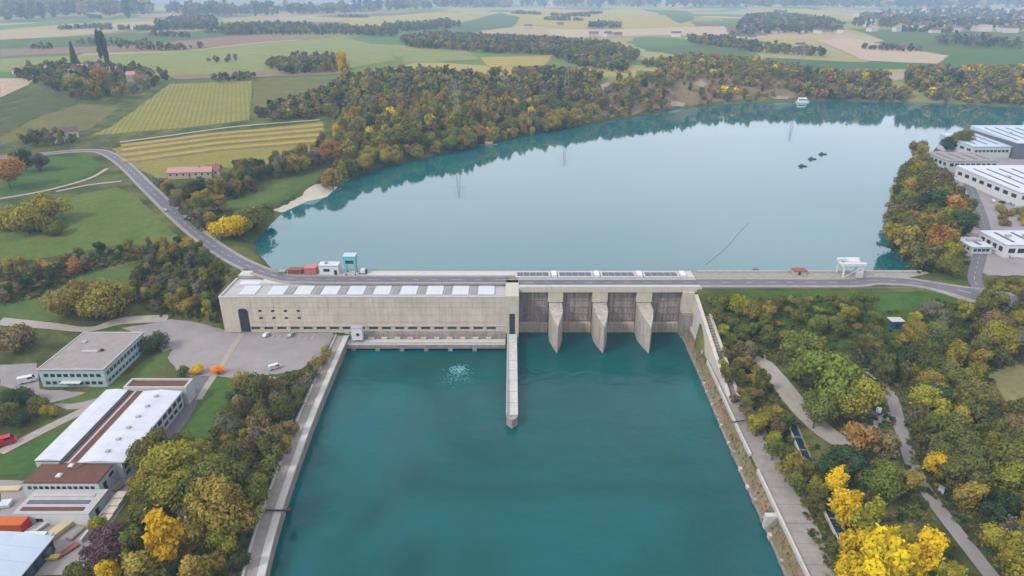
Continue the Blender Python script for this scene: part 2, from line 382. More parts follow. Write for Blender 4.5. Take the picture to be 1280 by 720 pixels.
def m_water(name, deep, pale, sc, bump, rough, ior=1.333, spec=.5, silt=None):
    m = bpy.data.materials.new(name); m.use_nodes = True; n = m.node_tree; p = n.nodes['Principled BSDF']
    p.inputs['Roughness'].default_value = rough; p.inputs['IOR'].default_value = ior; p.inputs['Specular IOR Level'].default_value = spec
    g = n.nodes.new('ShaderNodeNewGeometry')
    t = n.nodes.new('ShaderNodeTexNoise'); t.inputs['Scale'].default_value = sc; t.inputs['Detail'].default_value = 3
    n.links.new(g.outputs['Position'], t.inputs['Vector'])
    mr = n.nodes.new('ShaderNodeMapRange'); mr.inputs[1].default_value = .35; mr.inputs[2].default_value = .65
    n.links.new(t.outputs[0], mr.inputs[0])
    mx_ = n.nodes.new('ShaderNodeMix'); mx_.data_type = 'RGBA'; mx_.inputs[6].default_value = deep; mx_.inputs[7].default_value = pale
    n.links.new(mr.outputs[0], mx_.inputs[0]); wc = mx_.outputs[2]
    if silt:                                                # drifting clouds of silt and outflow swirls
        t.inputs['Distortion'].default_value = 1.6; t.inputs['Detail'].default_value = 6
        mp = n.nodes.new('ShaderNodeMapping'); mp.inputs['Scale'].default_value = (1.6, .7, 1); mp.inputs['Location'].default_value = (31, 12, 0)
        n.links.new(g.outputs['Position'], mp.inputs['Vector'])
        t3 = n.nodes.new('ShaderNodeTexNoise'); t3.inputs['Scale'].default_value = .013; t3.inputs['Detail'].default_value = 5; t3.inputs['Distortion'].default_value = .8
        n.links.new(mp.outputs[0], t3.inputs['Vector'])
        r3 = n.nodes.new('ShaderNodeMapRange'); r3.inputs[1].default_value = .5; r3.inputs[2].default_value = .74; r3.inputs[4].default_value = .7
        n.links.new(t3.outputs[0], r3.inputs[0])
        m3 = n.nodes.new('ShaderNodeMix'); m3.data_type = 'RGBA'; m3.inputs[7].default_value = silt
        n.links.new(r3.outputs[0], m3.inputs[0]); n.links.new(wc, m3.inputs[6]); wc = m3.outputs[2]
    n.links.new(wc, p.inputs['Base Color'])
    t2 = n.nodes.new('ShaderNodeTexNoise'); t2.inputs['Scale'].default_value = .5; t2.inputs['Detail'].default_value = 4
    n.links.new(g.outputs['Position'], t2.inputs['Vector'])
    b = n.nodes.new('ShaderNodeBump'); b.inputs['Strength'].default_value = bump; b.inputs['Distance'].default_value = .12
    if silt:
        t4 = n.nodes.new('ShaderNodeTexNoise'); t4.inputs['Scale'].default_value = .09; t4.inputs['Detail'].default_value = 5; t4.inputs['Distortion'].default_value = 1.2
        n.links.new(g.outputs['Position'], t4.inputs['Vector'])
        b2 = n.nodes.new('ShaderNodeBump'); b2.inputs['Strength'].default_value = .6; b2.inputs['Distance'].default_value = .8
        n.links.new(t4.outputs[0], b2.inputs['Height']); n.links.new(b2.outputs[0], b.inputs['Normal'])
    n.links.new(t2.outputs[0], b.inputs['Height']); n.links.new(b.outputs[0], p.inputs['Normal'])
    return m

def m_leaf(name, per_object):
    m = bpy.data.materials.new(name); m.use_nodes = True; n = m.node_tree; n.nodes.remove(n.nodes['Principled BSDF'])
    out = n.nodes['Material Output']
    a = n.nodes.new('ShaderNodeAttribute'); a.attribute_name = 'tint'
    col = a.outputs['Color']
    if per_object:
        oi = n.nodes.new('ShaderNodeObjectInfo'); mu = n.nodes.new('ShaderNodeVectorMath'); mu.operation = 'MULTIPLY'
        n.links.new(oi.outputs['Color'], mu.inputs[0]); n.links.new(a.outputs['Color'], mu.inputs[1]); col = mu.outputs[0]
    d = n.nodes.new('ShaderNodeBsdfDiffuse'); t = n.nodes.new('ShaderNodeBsdfTranslucent'); mx_ = n.nodes.new('ShaderNodeMixShader')
    mx_.inputs[0].default_value = .28
    n.links.new(col, d.inputs['Color']); n.links.new(col, t.inputs['Color'])
    n.links.new(d.outputs[0], mx_.inputs[1]); n.links.new(t.outputs[0], mx_.inputs[2]); n.links.new(mx_.outputs[0], out.inputs['Surface'])
    return m
mat_leaf, mat_leafs = m_leaf('leaf', True), m_leaf('leaf_mass', False)

# ------------------------------------------------------------------ ground and water
nx, ny = len(GX), len(GY)
me = bpy.data.meshes.new('ground')
idx = np.arange(nx * ny).reshape(ny, nx)
quads = np.stack([idx[:-1, :-1], idx[:-1, 1:], idx[1:, 1:], idx[1:, :-1]], -1).reshape(-1, 4)
def np_mesh(me, co, fc):
    k = fc.shape[1]
    me.vertices.add(len(co)); me.vertices.foreach_set('co', np.ascontiguousarray(co, np.float32).ravel())
    me.loops.add(len(fc) * k); me.loops.foreach_set('vertex_index', np.ascontiguousarray(fc, np.int32).ravel())
    me.polygons.add(len(fc)); me.polygons.foreach_set('loop_start', np.arange(0, len(fc) * k, k, dtype=np.int32))
    me.update(calc_edges=True)
np_mesh(me, np.stack([mx.ravel(), my.ravel(), HZ.ravel()], 1), quads)
me.polygons.foreach_set('use_smooth', [True] * len(me.polygons)); me.materials.append(m_ground())
ground = bpy.data.objects.new('ground', me); COL.objects.link(ground); tag(ground, kind='structure')

m_res = m_water('reservoir_water', S(2, 98, 100), S(14, 106, 110), .006, .08, .04, 2.0)
m_riv = m_water('river_water', S(0, 78, 74), S(10, 96, 98), .014, .5, .07, 1.333, .28, S(46, 84, 94))
mb = MB(); wl = [(-121, 312.2), (-150, 330), (-165, 360), (-178, 420), (-165, 560), (-60, 700), (60, 800), (250, 920), (420, 990), (1000, 1010), (1000, 312.2)]
mb.add([(p[0], p[1], 20.0) for p in wl], [tuple(range(10, -1, -1))])
tag(mb.build('reservoir', m_res), kind='structure')
mb = MB(); mb.add([(-78, -400, 0), (82, -400, 0), (82, 300, 0), (-78, 300, 0)], [(0, 1, 2, 3)])
tag(mb.build('river', m_riv), kind='structure')

# ------------------------------------------------------------------ draped fields, roads and paths
def drape(name, poly, m, lift=.16, jag=0.0, kind='structure'):
    bm = bmesh.new(); pts = []
    for i, p in enumerate(poly):
        q = poly[(i + 1) % len(poly)]; L = math.hypot(q[0] - p[0], q[1] - p[1])
        k = max(1, int(L / max(4, jag * 5))) if jag else 1
        for j in range(k):
            t = j / k; a = R.uniform(-jag, jag) if (jag and j) else 0
            nx_, ny_ = -(q[1] - p[1]) / (L + 1e-6), (q[0] - p[0]) / (L + 1e-6)
            pts.append((p[0] + (q[0] - p[0]) * t + nx_ * a, p[1] + (q[1] - p[1]) * t + ny_ * a))
    bm.faces.new([bm.verts.new((x, y, 0)) for x, y in pts])
    xs = [p[0] for p in pts]; ys = [p[1] for p in pts]
    for g, ax in ((GX, 0), (GY, 1)):
        lo, hi = (min(xs), max(xs)) if ax == 0 else (min(ys), max(ys)); last = -1e9
        for c in g:
            if lo < c < hi and c - last >= 2.5:
                last = c
                bmesh.ops.bisect_plane(bm, geom=bm.verts[:] + bm.edges[:] + bm.faces[:], plane_co=(c, 0, 0) if ax == 0 else (0, c, 0), plane_no=(1, 0, 0) if ax == 0 else (0, 1, 0))
    co = np.array([v.co[:] for v in bm.verts]); z = hm(co[:, 0], co[:, 1])
    for v, zz in zip(bm.verts, z): v.co.z = float(zz) + lift
    bm.normal_update()
    if sum(f.normal.z for f in bm.faces) < 0: bmesh.ops.reverse_faces(bm, faces=bm.faces[:])
    me = bpy.data.meshes.new(name); bm.to_mesh(me); bm.free(); me.materials.append(m)
    for f in me.polygons: f.use_smooth = True
    o = bpy.data.objects.new(name, me); COL.objects.link(o); return tag(o, kind=kind)
def W(pts): return [at(a, b) for a, b in pts]
def field(pts, m, lift=.16, jag=.8, name='field'): return drape(name, W(pts), m, lift, jag)

def spline(pts, step):
    out = []; n = len(pts)
    for i in range(n - 1):
        p0, p1, p2, p3 = [np.array(pts[max(0, min(n - 1, i + k))], float) for k in (-1, 0, 1, 2)]
        k = max(2, int(np.linalg.norm(p2 - p1) / step))
        for j in range(k):
            t = j / k
            out.append(.5 * (2 * p1 + (p2 - p0) * t + (2 * p0 - 5 * p1 + 4 * p2 - p3) * t * t + (3 * p1 - p0 - 3 * p2 + p3) * t ** 3))
    out.append(np.array(pts[-1], float)); return out
def ribbon(name, line, offs, m, lift, parent=None, zf=None, kind='structure', dash=None, thick=0.0):
    """a strip along a line; offs = lateral positions across it; dash=(on,off) metres"""
    L = len(line); ds = [0.0]
    for i in range(1, L): ds.append(ds[-1] + float(np.linalg.norm(line[i][:2] - line[i - 1][:2])))
    mb = MB(); k = len(offs); rows = []
    for i in range(L):
        a, b = line[max(0, i - 1)], line[min(L - 1, i + 1)]; d = (b - a)[:2]; d = d / (np.linalg.norm(d) + 1e-9); nr = np.array([d[1], -d[0]])
        row = []
        for o in offs:
            p = line[i][:2] + nr * o; z = (zf(p[0], p[1]) if zf else float(hm(p[0], p[1]))) + lift; row.append((p[0], p[1], z))
        rows.append(row)
    for row in rows: mb.v += row
    for i in range(L - 1):
        if dash and (ds[i] % (dash[0] + dash[1])) > dash[0]: continue
        for j in range(k - 1): mb.f.append((i * k + j, i * k + j + 1, (i + 1) * k + j + 1, (i + 1) * k + j))
    if thick:
        n0 = len(mb.v); mb.v += [(v[0], v[1], v[2] - thick) for v in mb.v[:n0]]
        for i in range(L - 1):
            mb.f.append((i * k, (i + 1) * k, n0 + (i + 1) * k, n0 + i * k)); mb.f.append((i * k + k - 1, n0 + i * k + k - 1, n0 + (i + 1) * k + k - 1, (i + 1) * k + k - 1))
        mb.f.append((0, n0, n0 + k - 1, k - 1)); e = (L - 1) * k; mb.f.append((e, e + k - 1, n0 + e + k - 1, n0 + e))
    o = mb.build(name, m, parent)
    if parent is None: tag(o, kind=kind)
    return o

G = {}
G['green'] = m_field('meadow_green', S(78, 100, 52), S(98, 114, 60))
G['bright'] = m_field('meadow_bright', S(66, 102, 48), S(86, 112, 54))
G['meadow'] = m_field('meadow_mown', S(84, 104, 46), S(112, 122, 62), 9, 0.9, S(96, 116, 52))
G['olive'] = m_field('field_olive', S(104, 106, 56), S(134, 122, 70), 6, 1.2, S(96, 100, 54))
G['dkgreen'] = m_field('field_dark_green', S(74, 86, 46), S(98, 104, 56), 7, .5, S(82, 92, 50))
G['tan'] = m_field('field_stubble', S(178, 158, 128), S(196, 174, 146))
G['pale'] = m_field('field_pale_green', S(118, 134, 72), S(150, 150, 86), 30, .2, S(132, 142, 80))
G['yellow'] = m_field('field_yellow', S(164, 150, 66), S(190, 166, 88), 40, .15, S(150, 142, 74))
G['brown'] = m_field('field_ploughed', S(132, 108, 90), S(154, 126, 104))
G['vine1'] = m_field('vineyard_upper_soil', S(132, 132, 62), S(158, 146, 68), 4.6, .35, S(122, 122, 62))
G['vine2'] = m_field('vineyard_lower_soil', S(128, 130, 64), S(150, 138, 66), 4, .27, S(146, 138, 64))
field([(112, 170), (140, 158), (212, 105), (315, 101), (312, 150), (230, 160)], G['vine1'])
field([(317, 101), (418, 102), (402, 130), (340, 150), (315, 150)], G['olive'])
field([(140, 186), (200, 176), (404, 152), (408, 182), (350, 206), (250, 212), (200, 224), (165, 208)], G['vine2'])
m_gold = m_field('vine_gold', S(186, 166, 72), S(166, 150, 68), 3, .27, S(150, 142, 66))
def strip(y0, y1, dy, m, lift):
    field([(150, y0 + 26), (270, y0 + 11), (403, y0), (404, y0 + dy), (270, y0 + 11 + dy), (154, y0 + 26 + dy)], m, lift, .4)
for k, y0 in enumerate((155, 160.5, 167, 174)): strip(y0, 0, 2.6, m_gold, .35); strip(y0 + 2.9, 0, 1.5, G['brown'], .4)
field([(0, 238), (28, 206), (55, 196), (112, 196), (127, 206), (112, 220), (60, 236), (0, 248)], G['bright'])
field([(0, 268), (60, 250), (145, 234), (168, 244), (222, 296), (228, 303), (150, 306), (60, 322), (0, 330)], G['meadow'])
field([(0, 382), (60, 362), (105, 340), (178, 334), (150, 372), (60, 402), (0, 404)], G['green'])
field([(0, 158), (40, 118), (62, 105), (104, 108), (96, 128), (40, 148), (0, 168)], G['dkgreen'])
field([(0, 98), (44, 98), (36, 106), (0, 122)], G['tan'])
field([(0, 172), (40, 150), (100, 130), (150, 134), (112, 162), (60, 168), (0, 182)], G['olive'])
field([(235, 262), (290, 246), (402, 213), (396, 228), (345, 256), (300, 262)], G['green'])
field([(340, 263), (385, 236), (405, 229), (422, 234), (416, 246), (395, 251), (352, 266)], m_sand, .25, .6, 'beach')
field([(0, 74), (240, 64), (430, 47), (505, 62), (470, 74), (430, 88), (210, 97), (150, 92), (0, 90)], G['pale'], .35, 2)
field([(210, 94), (430, 87), (430, 93), (220, 100)], G['brown'], .6, 1)
field([(0, 62), (180, 56), (330, 44), (430, 46), (240, 62), (0, 71)], G['brown'], .4, 2)
field([(0, 50), (190, 40), (330, 41), (180, 55), (0, 60)], G['green'], .4, 2)
field([(500, 64), (578, 60), (600, 75), (505, 80)], G['pale'], .5, 2)
field([(600, 72), (690, 69), (682, 82), (612, 85)], G['yellow'], .5, 2)
field([(440, 60), (490, 62), (494, 76), (436, 86)], G['pale'], .55, 2)
field([(955, 72), (1080, 78), (1180, 66), (1280, 60), (1280, 90), (1160, 86), (1060, 86), (965, 82)], G['bright'], .4, 2)
field([(1018, 50), (1062, 47), (1186, 70), (1172, 80), (1080, 76)], G['tan'], .6, 2)
field([(1060, 36), (1280, 40), (1280, 60), (1186, 67), (1120, 56)], G['green'], .5, 2)
field([(790, 57), (900, 55), (950, 72), (860, 72)], G['green'], .5, 2)
field([(430, 22), (560, 15), (600, 22), (585, 32), (430, 36)], G['yellow'], .6, 4)
field([(640, 14), (780, 12), (850, 18), (870, 34), (700, 36), (630, 24)], G['yellow'], .6, 4)
field([(800, 11), (860, 14), (868, 24), (850, 30), (820, 16)], G['green'], .9, 4)
field([(680, 36), (905, 33), (912, 44), (700, 48)], G['tan'], .6, 3)
field([(570, 30), (625, 16), (650, 22), (640, 34), (580, 40)], G['green'], .8, 3)
field([(950, 18), (1040, 12), (1060, 20), (990, 30)], G['yellow'], .8, 4)
m_bluff = m_field('bluff_scrub', S(128, 112, 80), S(152, 132, 98))
field([(735, 150), (800, 141), (850, 132), (900, 127), (960, 124), (1000, 122), (985, 106), (940, 98), (860, 94), (800, 100), (745, 112)], m_bluff, .4, 3, 'hillside')
# bare pale faces of the river bluff
for pts in ([(836, 132), (840, 127), (856, 129), (854, 134)], [(748, 108), (760, 103), (766, 109), (756, 113)], [(868, 106), (876, 100), (884, 106), (876, 110)],
            [(966, 124), (972, 120), (986, 121), (984, 125)], [(1106, 97), (1118, 92), (1134, 94), (1128, 101), (1114, 102)], [(908, 126), (910, 119), (915, 120), (916, 126)]):
    field(pts, m_scree, .7, .8, 'scree')
# turf slope under the crest road and lawn strip by the hall
m_turf = m_field('turf', S(62, 92, 38), S(84, 106, 46))
drape('lawn', [(96, 262), (150, 261), (210, 262), (240, 266), (262, 276), (240, 288.4), (100, 288.4)], m_turf, .12, .8)
field([(1100, 368), (1165, 372), (1150, 390), (1095, 388)], G['bright'], .25, .8, 'lawn')
field([(268, 470), (285, 472), (300, 500), (270, 545), (235, 560), (226, 540)], G['bright'], .12, .8, 'lawn')
field([(0, 575), (70, 538), (78, 560), (40, 592), (0, 594)], G['bright'], .12, .8, 'lawn')
field([(60, 505), (150, 478), (186, 448), (216, 436), (205, 462), (150, 490), (90, 505)], G['green'], .12, .8, 'lawn')
field([(1235, 470), (1262, 452), (1290, 456), (1290, 512), (1250, 500)], m_field('dry_grass', S(128, 122, 80), S(146, 138, 96)), .15, .8, 'lawn')
# yards
drape('yard', W([(152, 410), (214, 399), (250, 404)]) + [(-131, 284), (-131, 281.5), (-81.8, 281.5), (-81.8, 252)] + W([(345, 468), (262, 474), (225, 468), (210, 448), (196, 432), (170, 418)]), m_asph2, .06, .5)
field([(0, 600), (140, 600), (175, 575), (205, 560), (150, 640), (100, 719), (0, 719)], m_asph2, .06, .6, 'yard')
field([(168, 560), (215, 512), (240, 470), (262, 470), (240, 520), (190, 590)], m_asph, .08, .4, 'yard')
field([(0, 456), (46, 454), (50, 486), (140, 494), (150, 488), (118, 512), (84, 512), (48, 494), (0, 482)], m_asph2, .07, .5, 'yard')
field([(1160, 190), (1215, 188), (1300, 200), (1300, 345), (1235, 345), (1205, 325), (1208, 280), (1180, 215)], m_asph2, .2, .8, 'yard')

# roads
lr = [(-3, 300.4), (-60, 300.6), (-95, 301)] + [p[:2] for p in ROAD_L[1:]] + [at(a, b) for a, b in [(96, 189), (50, 193), (0, 197), (-40, 200)]]
lr = spline(lr, 2.5)
ROADZ = lambda x, y: 23.62 if x > -126 else max(float(hm(x, y)) + .15, float(np.interp(x, [-150, -126], [20, 23.62])))
ribbon('road', lr, [-3.6, -1.2, 1.2, 3.6], m_asph, .12, zf=ROADZ)
ribbon('road_marking', lr, [-.09, .09], m_paint, .14, zf=ROADZ, dash=(4, 6))
for s_ in (-1, 1):
    ribbon('pavement', lr, [s_ * 3.65, s_ * 5.0][::s_], m_quay, .22, zf=ROADZ, thick=.6)
    ribbon('road_marking', lr, [s_ * 3.3 - .06, s_ * 3.3 + .06], m_paint, .14, zf=ROADZ)
rr = [(88.4, 297.3), (120, 297.3), (160, 297.3)] + [at(a, b) for a, b in [(1090, 351), (1135, 353), (1180, 360), (1232, 372), (1300, 385)]]
rr = spline(rr, 2.5)
ribbon('road', rr, [-3.4, -1, 1, 3.4], m_asph, .34)
ribbon('road_marking', rr, [-.09, .09], m_paint, .36, dash=(4, 6))
for s_ in (-1, 1): ribbon('pavement', rr, [s_ * 3.45, s_ * 5.4][::s_], m_quay, .44, thick=.6)
drape('pavement', [(88.6, 302.9), (190, 302.9), (204, 309), (204, 311.9), (88.6, 311.9)], m_quay, .2)
ar = spline([at(a, b) for a, b in [(1228, 371), (1218, 350), (1224, 322), (1232, 296), (1224, 262), (1208, 226), (1196, 214)]], 2.5)
ribbon('road', ar, [-3, -1, 1, 3], m_asph, .42)
ribbon('road_marking', ar, [-.08, .08], m_paint, .44, dash=(3, 5))
def path(pts, w, m, lift=.16): return ribbon('path', spline([at(a, b) for a, b in pts], 2.5), [-w, 0, w], m, lift)
path([(0, 249), (60, 238), (110, 224), (134, 211)], 1.7, m_gravel, .3)
path([(70, 240), (115, 231), (152, 227)], 1.5, m_gravel, .32)
path([(150, 178), (210, 170), (300, 158), (400, 150)], 2.2, m_gravel, .3)
path([(0, 402), (60, 408), (110, 412), (150, 402), (210, 398)], 2.6, m_gravel, .2)
path([(945, 446), (972, 475), (1000, 510), (1032, 540), (1060, 558)], 3.6, m_gravel, .2)
path([(1085, 465), (1112, 492), (1124, 530), (1138, 575), (1152, 605), (1180, 645), (1215, 690), (1250, 735)], 2.2, m_asph2, .2)
path([(1060, 545), (1092, 530), (1118, 520)], 2.4, m_gravel, .22)
path([(186, 719), (196, 690), (205, 668)], 1.0, m_gravel, .2)
path([(0, 566), (50, 540), (95, 518), (135, 500)], 2.2, m_gravel, .14)

# ------------------------------------------------------------------ powerhouse
ph = thing('powerhouse', 'long pale concrete powerhouse with a flat roof beside the weir gates', 'power station', (-67, 282, 5))
ops = []
XP0, XP1 = -133.0, -2.9
for x in (-115.3, -109.4, -103.6, -97.7):
    for z in (11.6, 15.2): ops.append((x - XP0 - .8, x - XP0 + .8, z, z + 1.3))
for k in range(20):
    x = -118.5 + 6.05 * k
    if x < -5: ops.append((x - XP0 - 2.1, x - XP0 + 2.1, 6.3, 7.8))
facade(ph, (XP0, 282), (XP1, 282), 4.0, 22.6, ops + [(7.6, 12.2, 5.05, 15.8)], m_conc, m_glassw, .6)
# arched head over the machine door
am = MB(); n_ = 10; cx = XP0 + 9.9
pts = [(cx + 2.3 * math.cos(math.pi * k / n_), 15.8 + 1.5 * math.sin(math.pi * k / n_)) for k in range(n_ + 1)]
am.add([(p[0], 281.94, p[1]) for p in pts], [tuple(range(n_, -1, -1))]); am.build('door_arch', m_glass, ph)
fr = MB()
for k in range(n_):
    a, b = pts[k], pts[k + 1]; s_ = 1.13
    fr.add([(a[0], 281.8, a[1]), (b[0], 281.8, b[1]), ((b[0] - cx) * s_ + cx, 281.8, 15.8 + (b[1] - 15.8) * s_), ((a[0] - cx) * s_ + cx, 281.8, 15.8 + (a[1] - 15.8) * s_)], [(3, 2, 1, 0)])
fr.build('arch_surround', m_conc3, ph)
for k in range(4): fbox('door_leaf', m_dark, ph, XP0 + 7.7 + 1.12 * k, XP0 + 7.7 + 1.12 * k + 1.04, 282.3, 282.45, 5.1, 15.6)
fbox('side_wall', m_conc, ph, XP0, XP0 + .5, 282.004, 305, 4, 22.6)
fbox('back_wall', m_conc2, ph, XP0 + .504, XP1, 304.4, 306.4, -5, 23.0)
fbox('roof', m_rlite, ph, XP0 + .504, XP1, 282.7, 304.39, 21.4, 22.4)
fbox('parapet', m_conc3, ph, XP0 - .15, XP1, 281.85, 282.65, 22.604, 23.15)
fbox('parapet', m_conc3, ph, XP0 - .15, XP0 + .55, 282.654, 304, 22.604, 23.15)
for k in range(23):                                         # coping joints make single panels of the high wall
    fbox('pilaster', m_conc, ph, XP0 + 14.0 + 5.04 * k - .14, XP0 + 14.0 + 5.04 * k + .14, 281.9, 281.995, 17.6, 22.55)
for z in (10.2, 13.9, 17.5, 20.2): fbox('pour_joint', m_conc2, ph, XP0 + 12.8, XP1, 281.97, 281.996, z, z + .09)
fbox('string_course', m_conc3, ph, XP0 + 12.5, XP1, 281.7, 281.995, 8.15, 8.5)
for x in (-121.5, -108.5, -96.3, -84, -72, -60, -47.6, -35.6, -23.7, -11.8):
    sk = fbox('skylight', m_skyl, ph, x - 3.8, x + 3.8, 285.4, 295.2, 22.41, 22.95, .2)
    for q in range(1, 4): fbox('glazing_bar', m_white, sk, x - 3.8 + 1.9 * q - .07, x - 3.8 + 1.9 * q + .07, 285.5, 295.1, 22.96, 23.03)
sk = fbox('skylight', m_skyl, ph, -129.5, -119.5, 297.2, 301.6, 22.41, 22.9, .2)
for x in (-102.4, -90, -78, -66, -53.8, -41.6, -29.6, -17.7): fbox('roof_hatch', m_rgrey, ph, x - 1.5, x + 1.5, 286, 294, 22.41, 22.7, .1)
fbox('roof_gutter', m_asph, ph, XP0 + 3, XP1, 283.6, 284.4, 22.405, 22.5)
fbox('roof_walkway', m_conc3, ph, XP0 + 6, XP1, 296.6, 299.0, 22.41, 22.62) if False else None
# tailrace front under the hall
fbox('tailrace_wall', m_conc2, ph, -75.3, -2.95, 279.2, 281.99, -6, 5.6)
fbox('tailrace_ledge', m_conc3, ph, -75.2, -2.95, 273.2, 279.19, 1.3, 3.0, .12)
for x in range(-72, -6, 11): fbox('draft_tube_pier', m_conc2, ph, x - 1.0, x + 1.0, 272.9, 279.1, -6, 1.29)
fbox('ledge_beam', m_conc2, ph, -75.2, -2.95, 272.7, 273.19, 2.2, 3.25)
for x in np.arange(-72, -6, 6.0): fbox('wall_step', m_conc, ph, x, x + 2.6, 278.4, 279.19, 3.01, 4.1)
fbox('crane_rail', m_dark, ph, -74, -3.5, 275.0, 275.2, 3.0, 3.15)
kx, ky = -70.5, 277.2
ki = thing('machine_cabin', 'white boxy gantry cabin with a dark round port at the end of the tailrace ledge', 'cabin', (kx, ky, 3.0))
fbox('cabin_body', m_white, ki, kx - 2.4, kx + 2.4, ky - 1.5, ky + 1.5, 4.2, 10.2, .2)
for a in (-1, 1):
    for b in (-1, 1): fbox('leg', m_steel, ki, kx + a * 2.0 - .2, kx + a * 2.0 + .2, ky + b * 1.2 - .2, ky + b * 1.2 + .2, 3.0, 4.2)
MB().tube((kx + .4, ky - 1.5, 7.0), (kx + .4, ky - 1.6, 7.0), .75, n=12).build('port', m_dark, ki)
fbox('cabin_roof', m_rlite, ki, kx - 2.6, kx + 2.6, ky - 1.7, ky + 1.7, 10.21, 10.5, .1)

# ------------------------------------------------------------------ weir with four gates
we = thing('weir', 'concrete weir of four gated bays and pointed piers carrying the crest bridge', 'dam', (40, 290, 0))
BAYS = [(3.2, 17.0), (23.7, 37.6), (44.5, 58.3), (65.2, 79.2)]
fbox('weir_body', m_conc2, we, 3.0, 81, 297.2, 312, -6, 22.0)
for (a, b) in BAYS:
    g = fbox('gate', m_gate, we, a + .9, b - .9, 293.0, 293.6, 5.25, 22.0)
    for k in range(6): fbox('gate_rib', m_gate, g, a + 1.9 + (b - a - 3.8) * k / 5 - .13, a + 1.9 + (b - a - 3.8) * k / 5 + .13, 292.7, 292.99, 5.3, 21.4)
    for z in (6.2, 9.6, 13.0, 16.6): fbox('gate_beam', m_gate, g, a + 1.0, b - 1.0, 292.5, 292.69, z, z + .4)
    for s_ in (a + .1, b - .8): fbox('gate_guide', m_conc2, we, s_, s_ + .7, 292.4, 294.9, 0, 22)
    fbox('gate_sill', m_gsill, we, a + .02, b - .02, 291.6, 297.1, -6, 5.2, .3)
def pier(x0, x1, nose, m):
    c = (x0 + x1) / 2
    x0 += .3; x1 -= .3; pl = [(x0, 294.5), (x0, 283), (x0 + 1.1, 277.6), (c, nose), (x1 - 1.1, 277.6), (x1, 283), (x1, 294.5)]
    p = MB().prism(pl, -6, [16.6, 15.6, 14.6, 13.4, 14.6, 15.6, 16.6]).build('pier', m, we)
    fbox('pier_base', m, we, x0, x1, 294.501, 297.19, -6, 16.6)
    fbox('pier_head', m_cream, we, x0 - .45, x1 + .45, 290.2, 297.18, 16.61, 22.3)
    return p
for k in range(3): pier(BAYS[k][1] + .02, BAYS[k + 1][0] - .02, 270.6, m_pier)
fbox('pier_head', m_cream, we, -2.9, 3.1, 281.0, 297, 3, 23.7)
fbox('pier_slot', m_dark, we, -1.2, 1.3, 280.9, 280.99, 4.6, 15.0)
fbox('pier_base', m_conc2, we, -2.9, 3.1, 280.95, 312, -6, 2.99)
fbox('pier_head', m_cream, we, 79.4, 84.5, 288.0, 297, 12, 22.3)
fbox('pier_base', m_conc2, we, 79.4, 85.5, 286.0, 312, -6, 11.99)
# crest bridge: beam, footway, carriageway, service deck with the stop-log slots
fbox('bridge_beam', m_cream, we, 3.11, 88, 290.0, 290.8, 21.7, 23.5)
fbox('deck', m_conc3, we, 3.11, 88.3, 290.81, 312.3, 22.31, 23.5)
fbox('deck', m_conc3, we, -133, 3.09, 306.41, 312.3, 21.0, 23.5)
fbox('deck', m_conc3, we, -119, -2.95, 296.4, 304.38, 22.41, 23.5)
fbox('carriageway', m_asph, we, 3.2, 88.2, 294.4, 300.6, 23.504, 23.56)
for k in range(9): fbox('centre_line', m_paint, we, 6 + 9.4 * k, 10 + 9.4 * k, 297.4, 297.55, 23.564, 23.57)
for y in (294.3, 300.75): fbox('kerb', m_conc3, we, -2.9, 88.2, y - .14, y + .14, 23.505, 23.66)
for k, (a, b) in enumerate(BAYS):
    fr_ = fbox('slot_frame', m_conc3, we, a - 1.6, b + 1.6, 303.0, 309.6, 23.505, 24.1, .1)
    for q in range(5):
        w_ = (b - a + 1.6) / 5
        fbox('slot_grating', m_slot, fr_, a - .8 + w_ * q + .12, a - .8 + w_ * (q + 1) - .12, 304.0, 308.6, 24.102, 24.2)
    fbox('hoist_housing', m_white, we, b + 2.2, b + 4.6, 303.2, 309.0, 23.505, 25.0, .15)
def railing(root, x0, x1, y, z, h=1.05, step=2.4, m=m_steel, name='railing'):
    mb = MB(); n = max(1, int((x1 - x0) / step))
    for k in range(n + 1):
        x = x0 + (x1 - x0) * k / n; mb.box(x - .05, x + .05, y - .05, y + .05, z, z + h)
    for q in (.4, .72, 1.0): mb.box(x0, x1, y - .04, y + .04, z + h * q - .04, z + h * q + .04)
    return mb.build(name, m, root)
fbox('parapet', m_conc3, we, 3.2, 88.2, 290.05, 290.35, 23.505, 24.5)
railing(we, 3, 88, 301.2, 23.5); railing(we, -118, 88, 312.0, 23.5)
fbox('upstream_face', m_conc2, we, -119, 90, 312.31, 313.2, 8, 23.2)

dv = thing('divider_wall', 'long narrow concrete wall running out from the powerhouse corner into the river', 'wall', (0, 247, 0))
MB().prism([(-2.1, 280.9), (-2.1, 215.5), (0, 213.0), (2.1, 215.5), (2.1, 280.9)], -6, [4.6, 3.6, 3.6, 3.6, 4.6]).build('wall_body', m_quay, dv)
for k in range(8): fbox('coping_slab', m_conc3, dv, -2.25, 2.25, 216.2 + 8 * k, 216.2 + 8 * k + 7.9, 3.7 + .11 * k, 4.15 + .125 * k)
MB().box(-1.9, -1.7, 216, 280, 4.0, 5.2).build('rail', m_steel, dv)

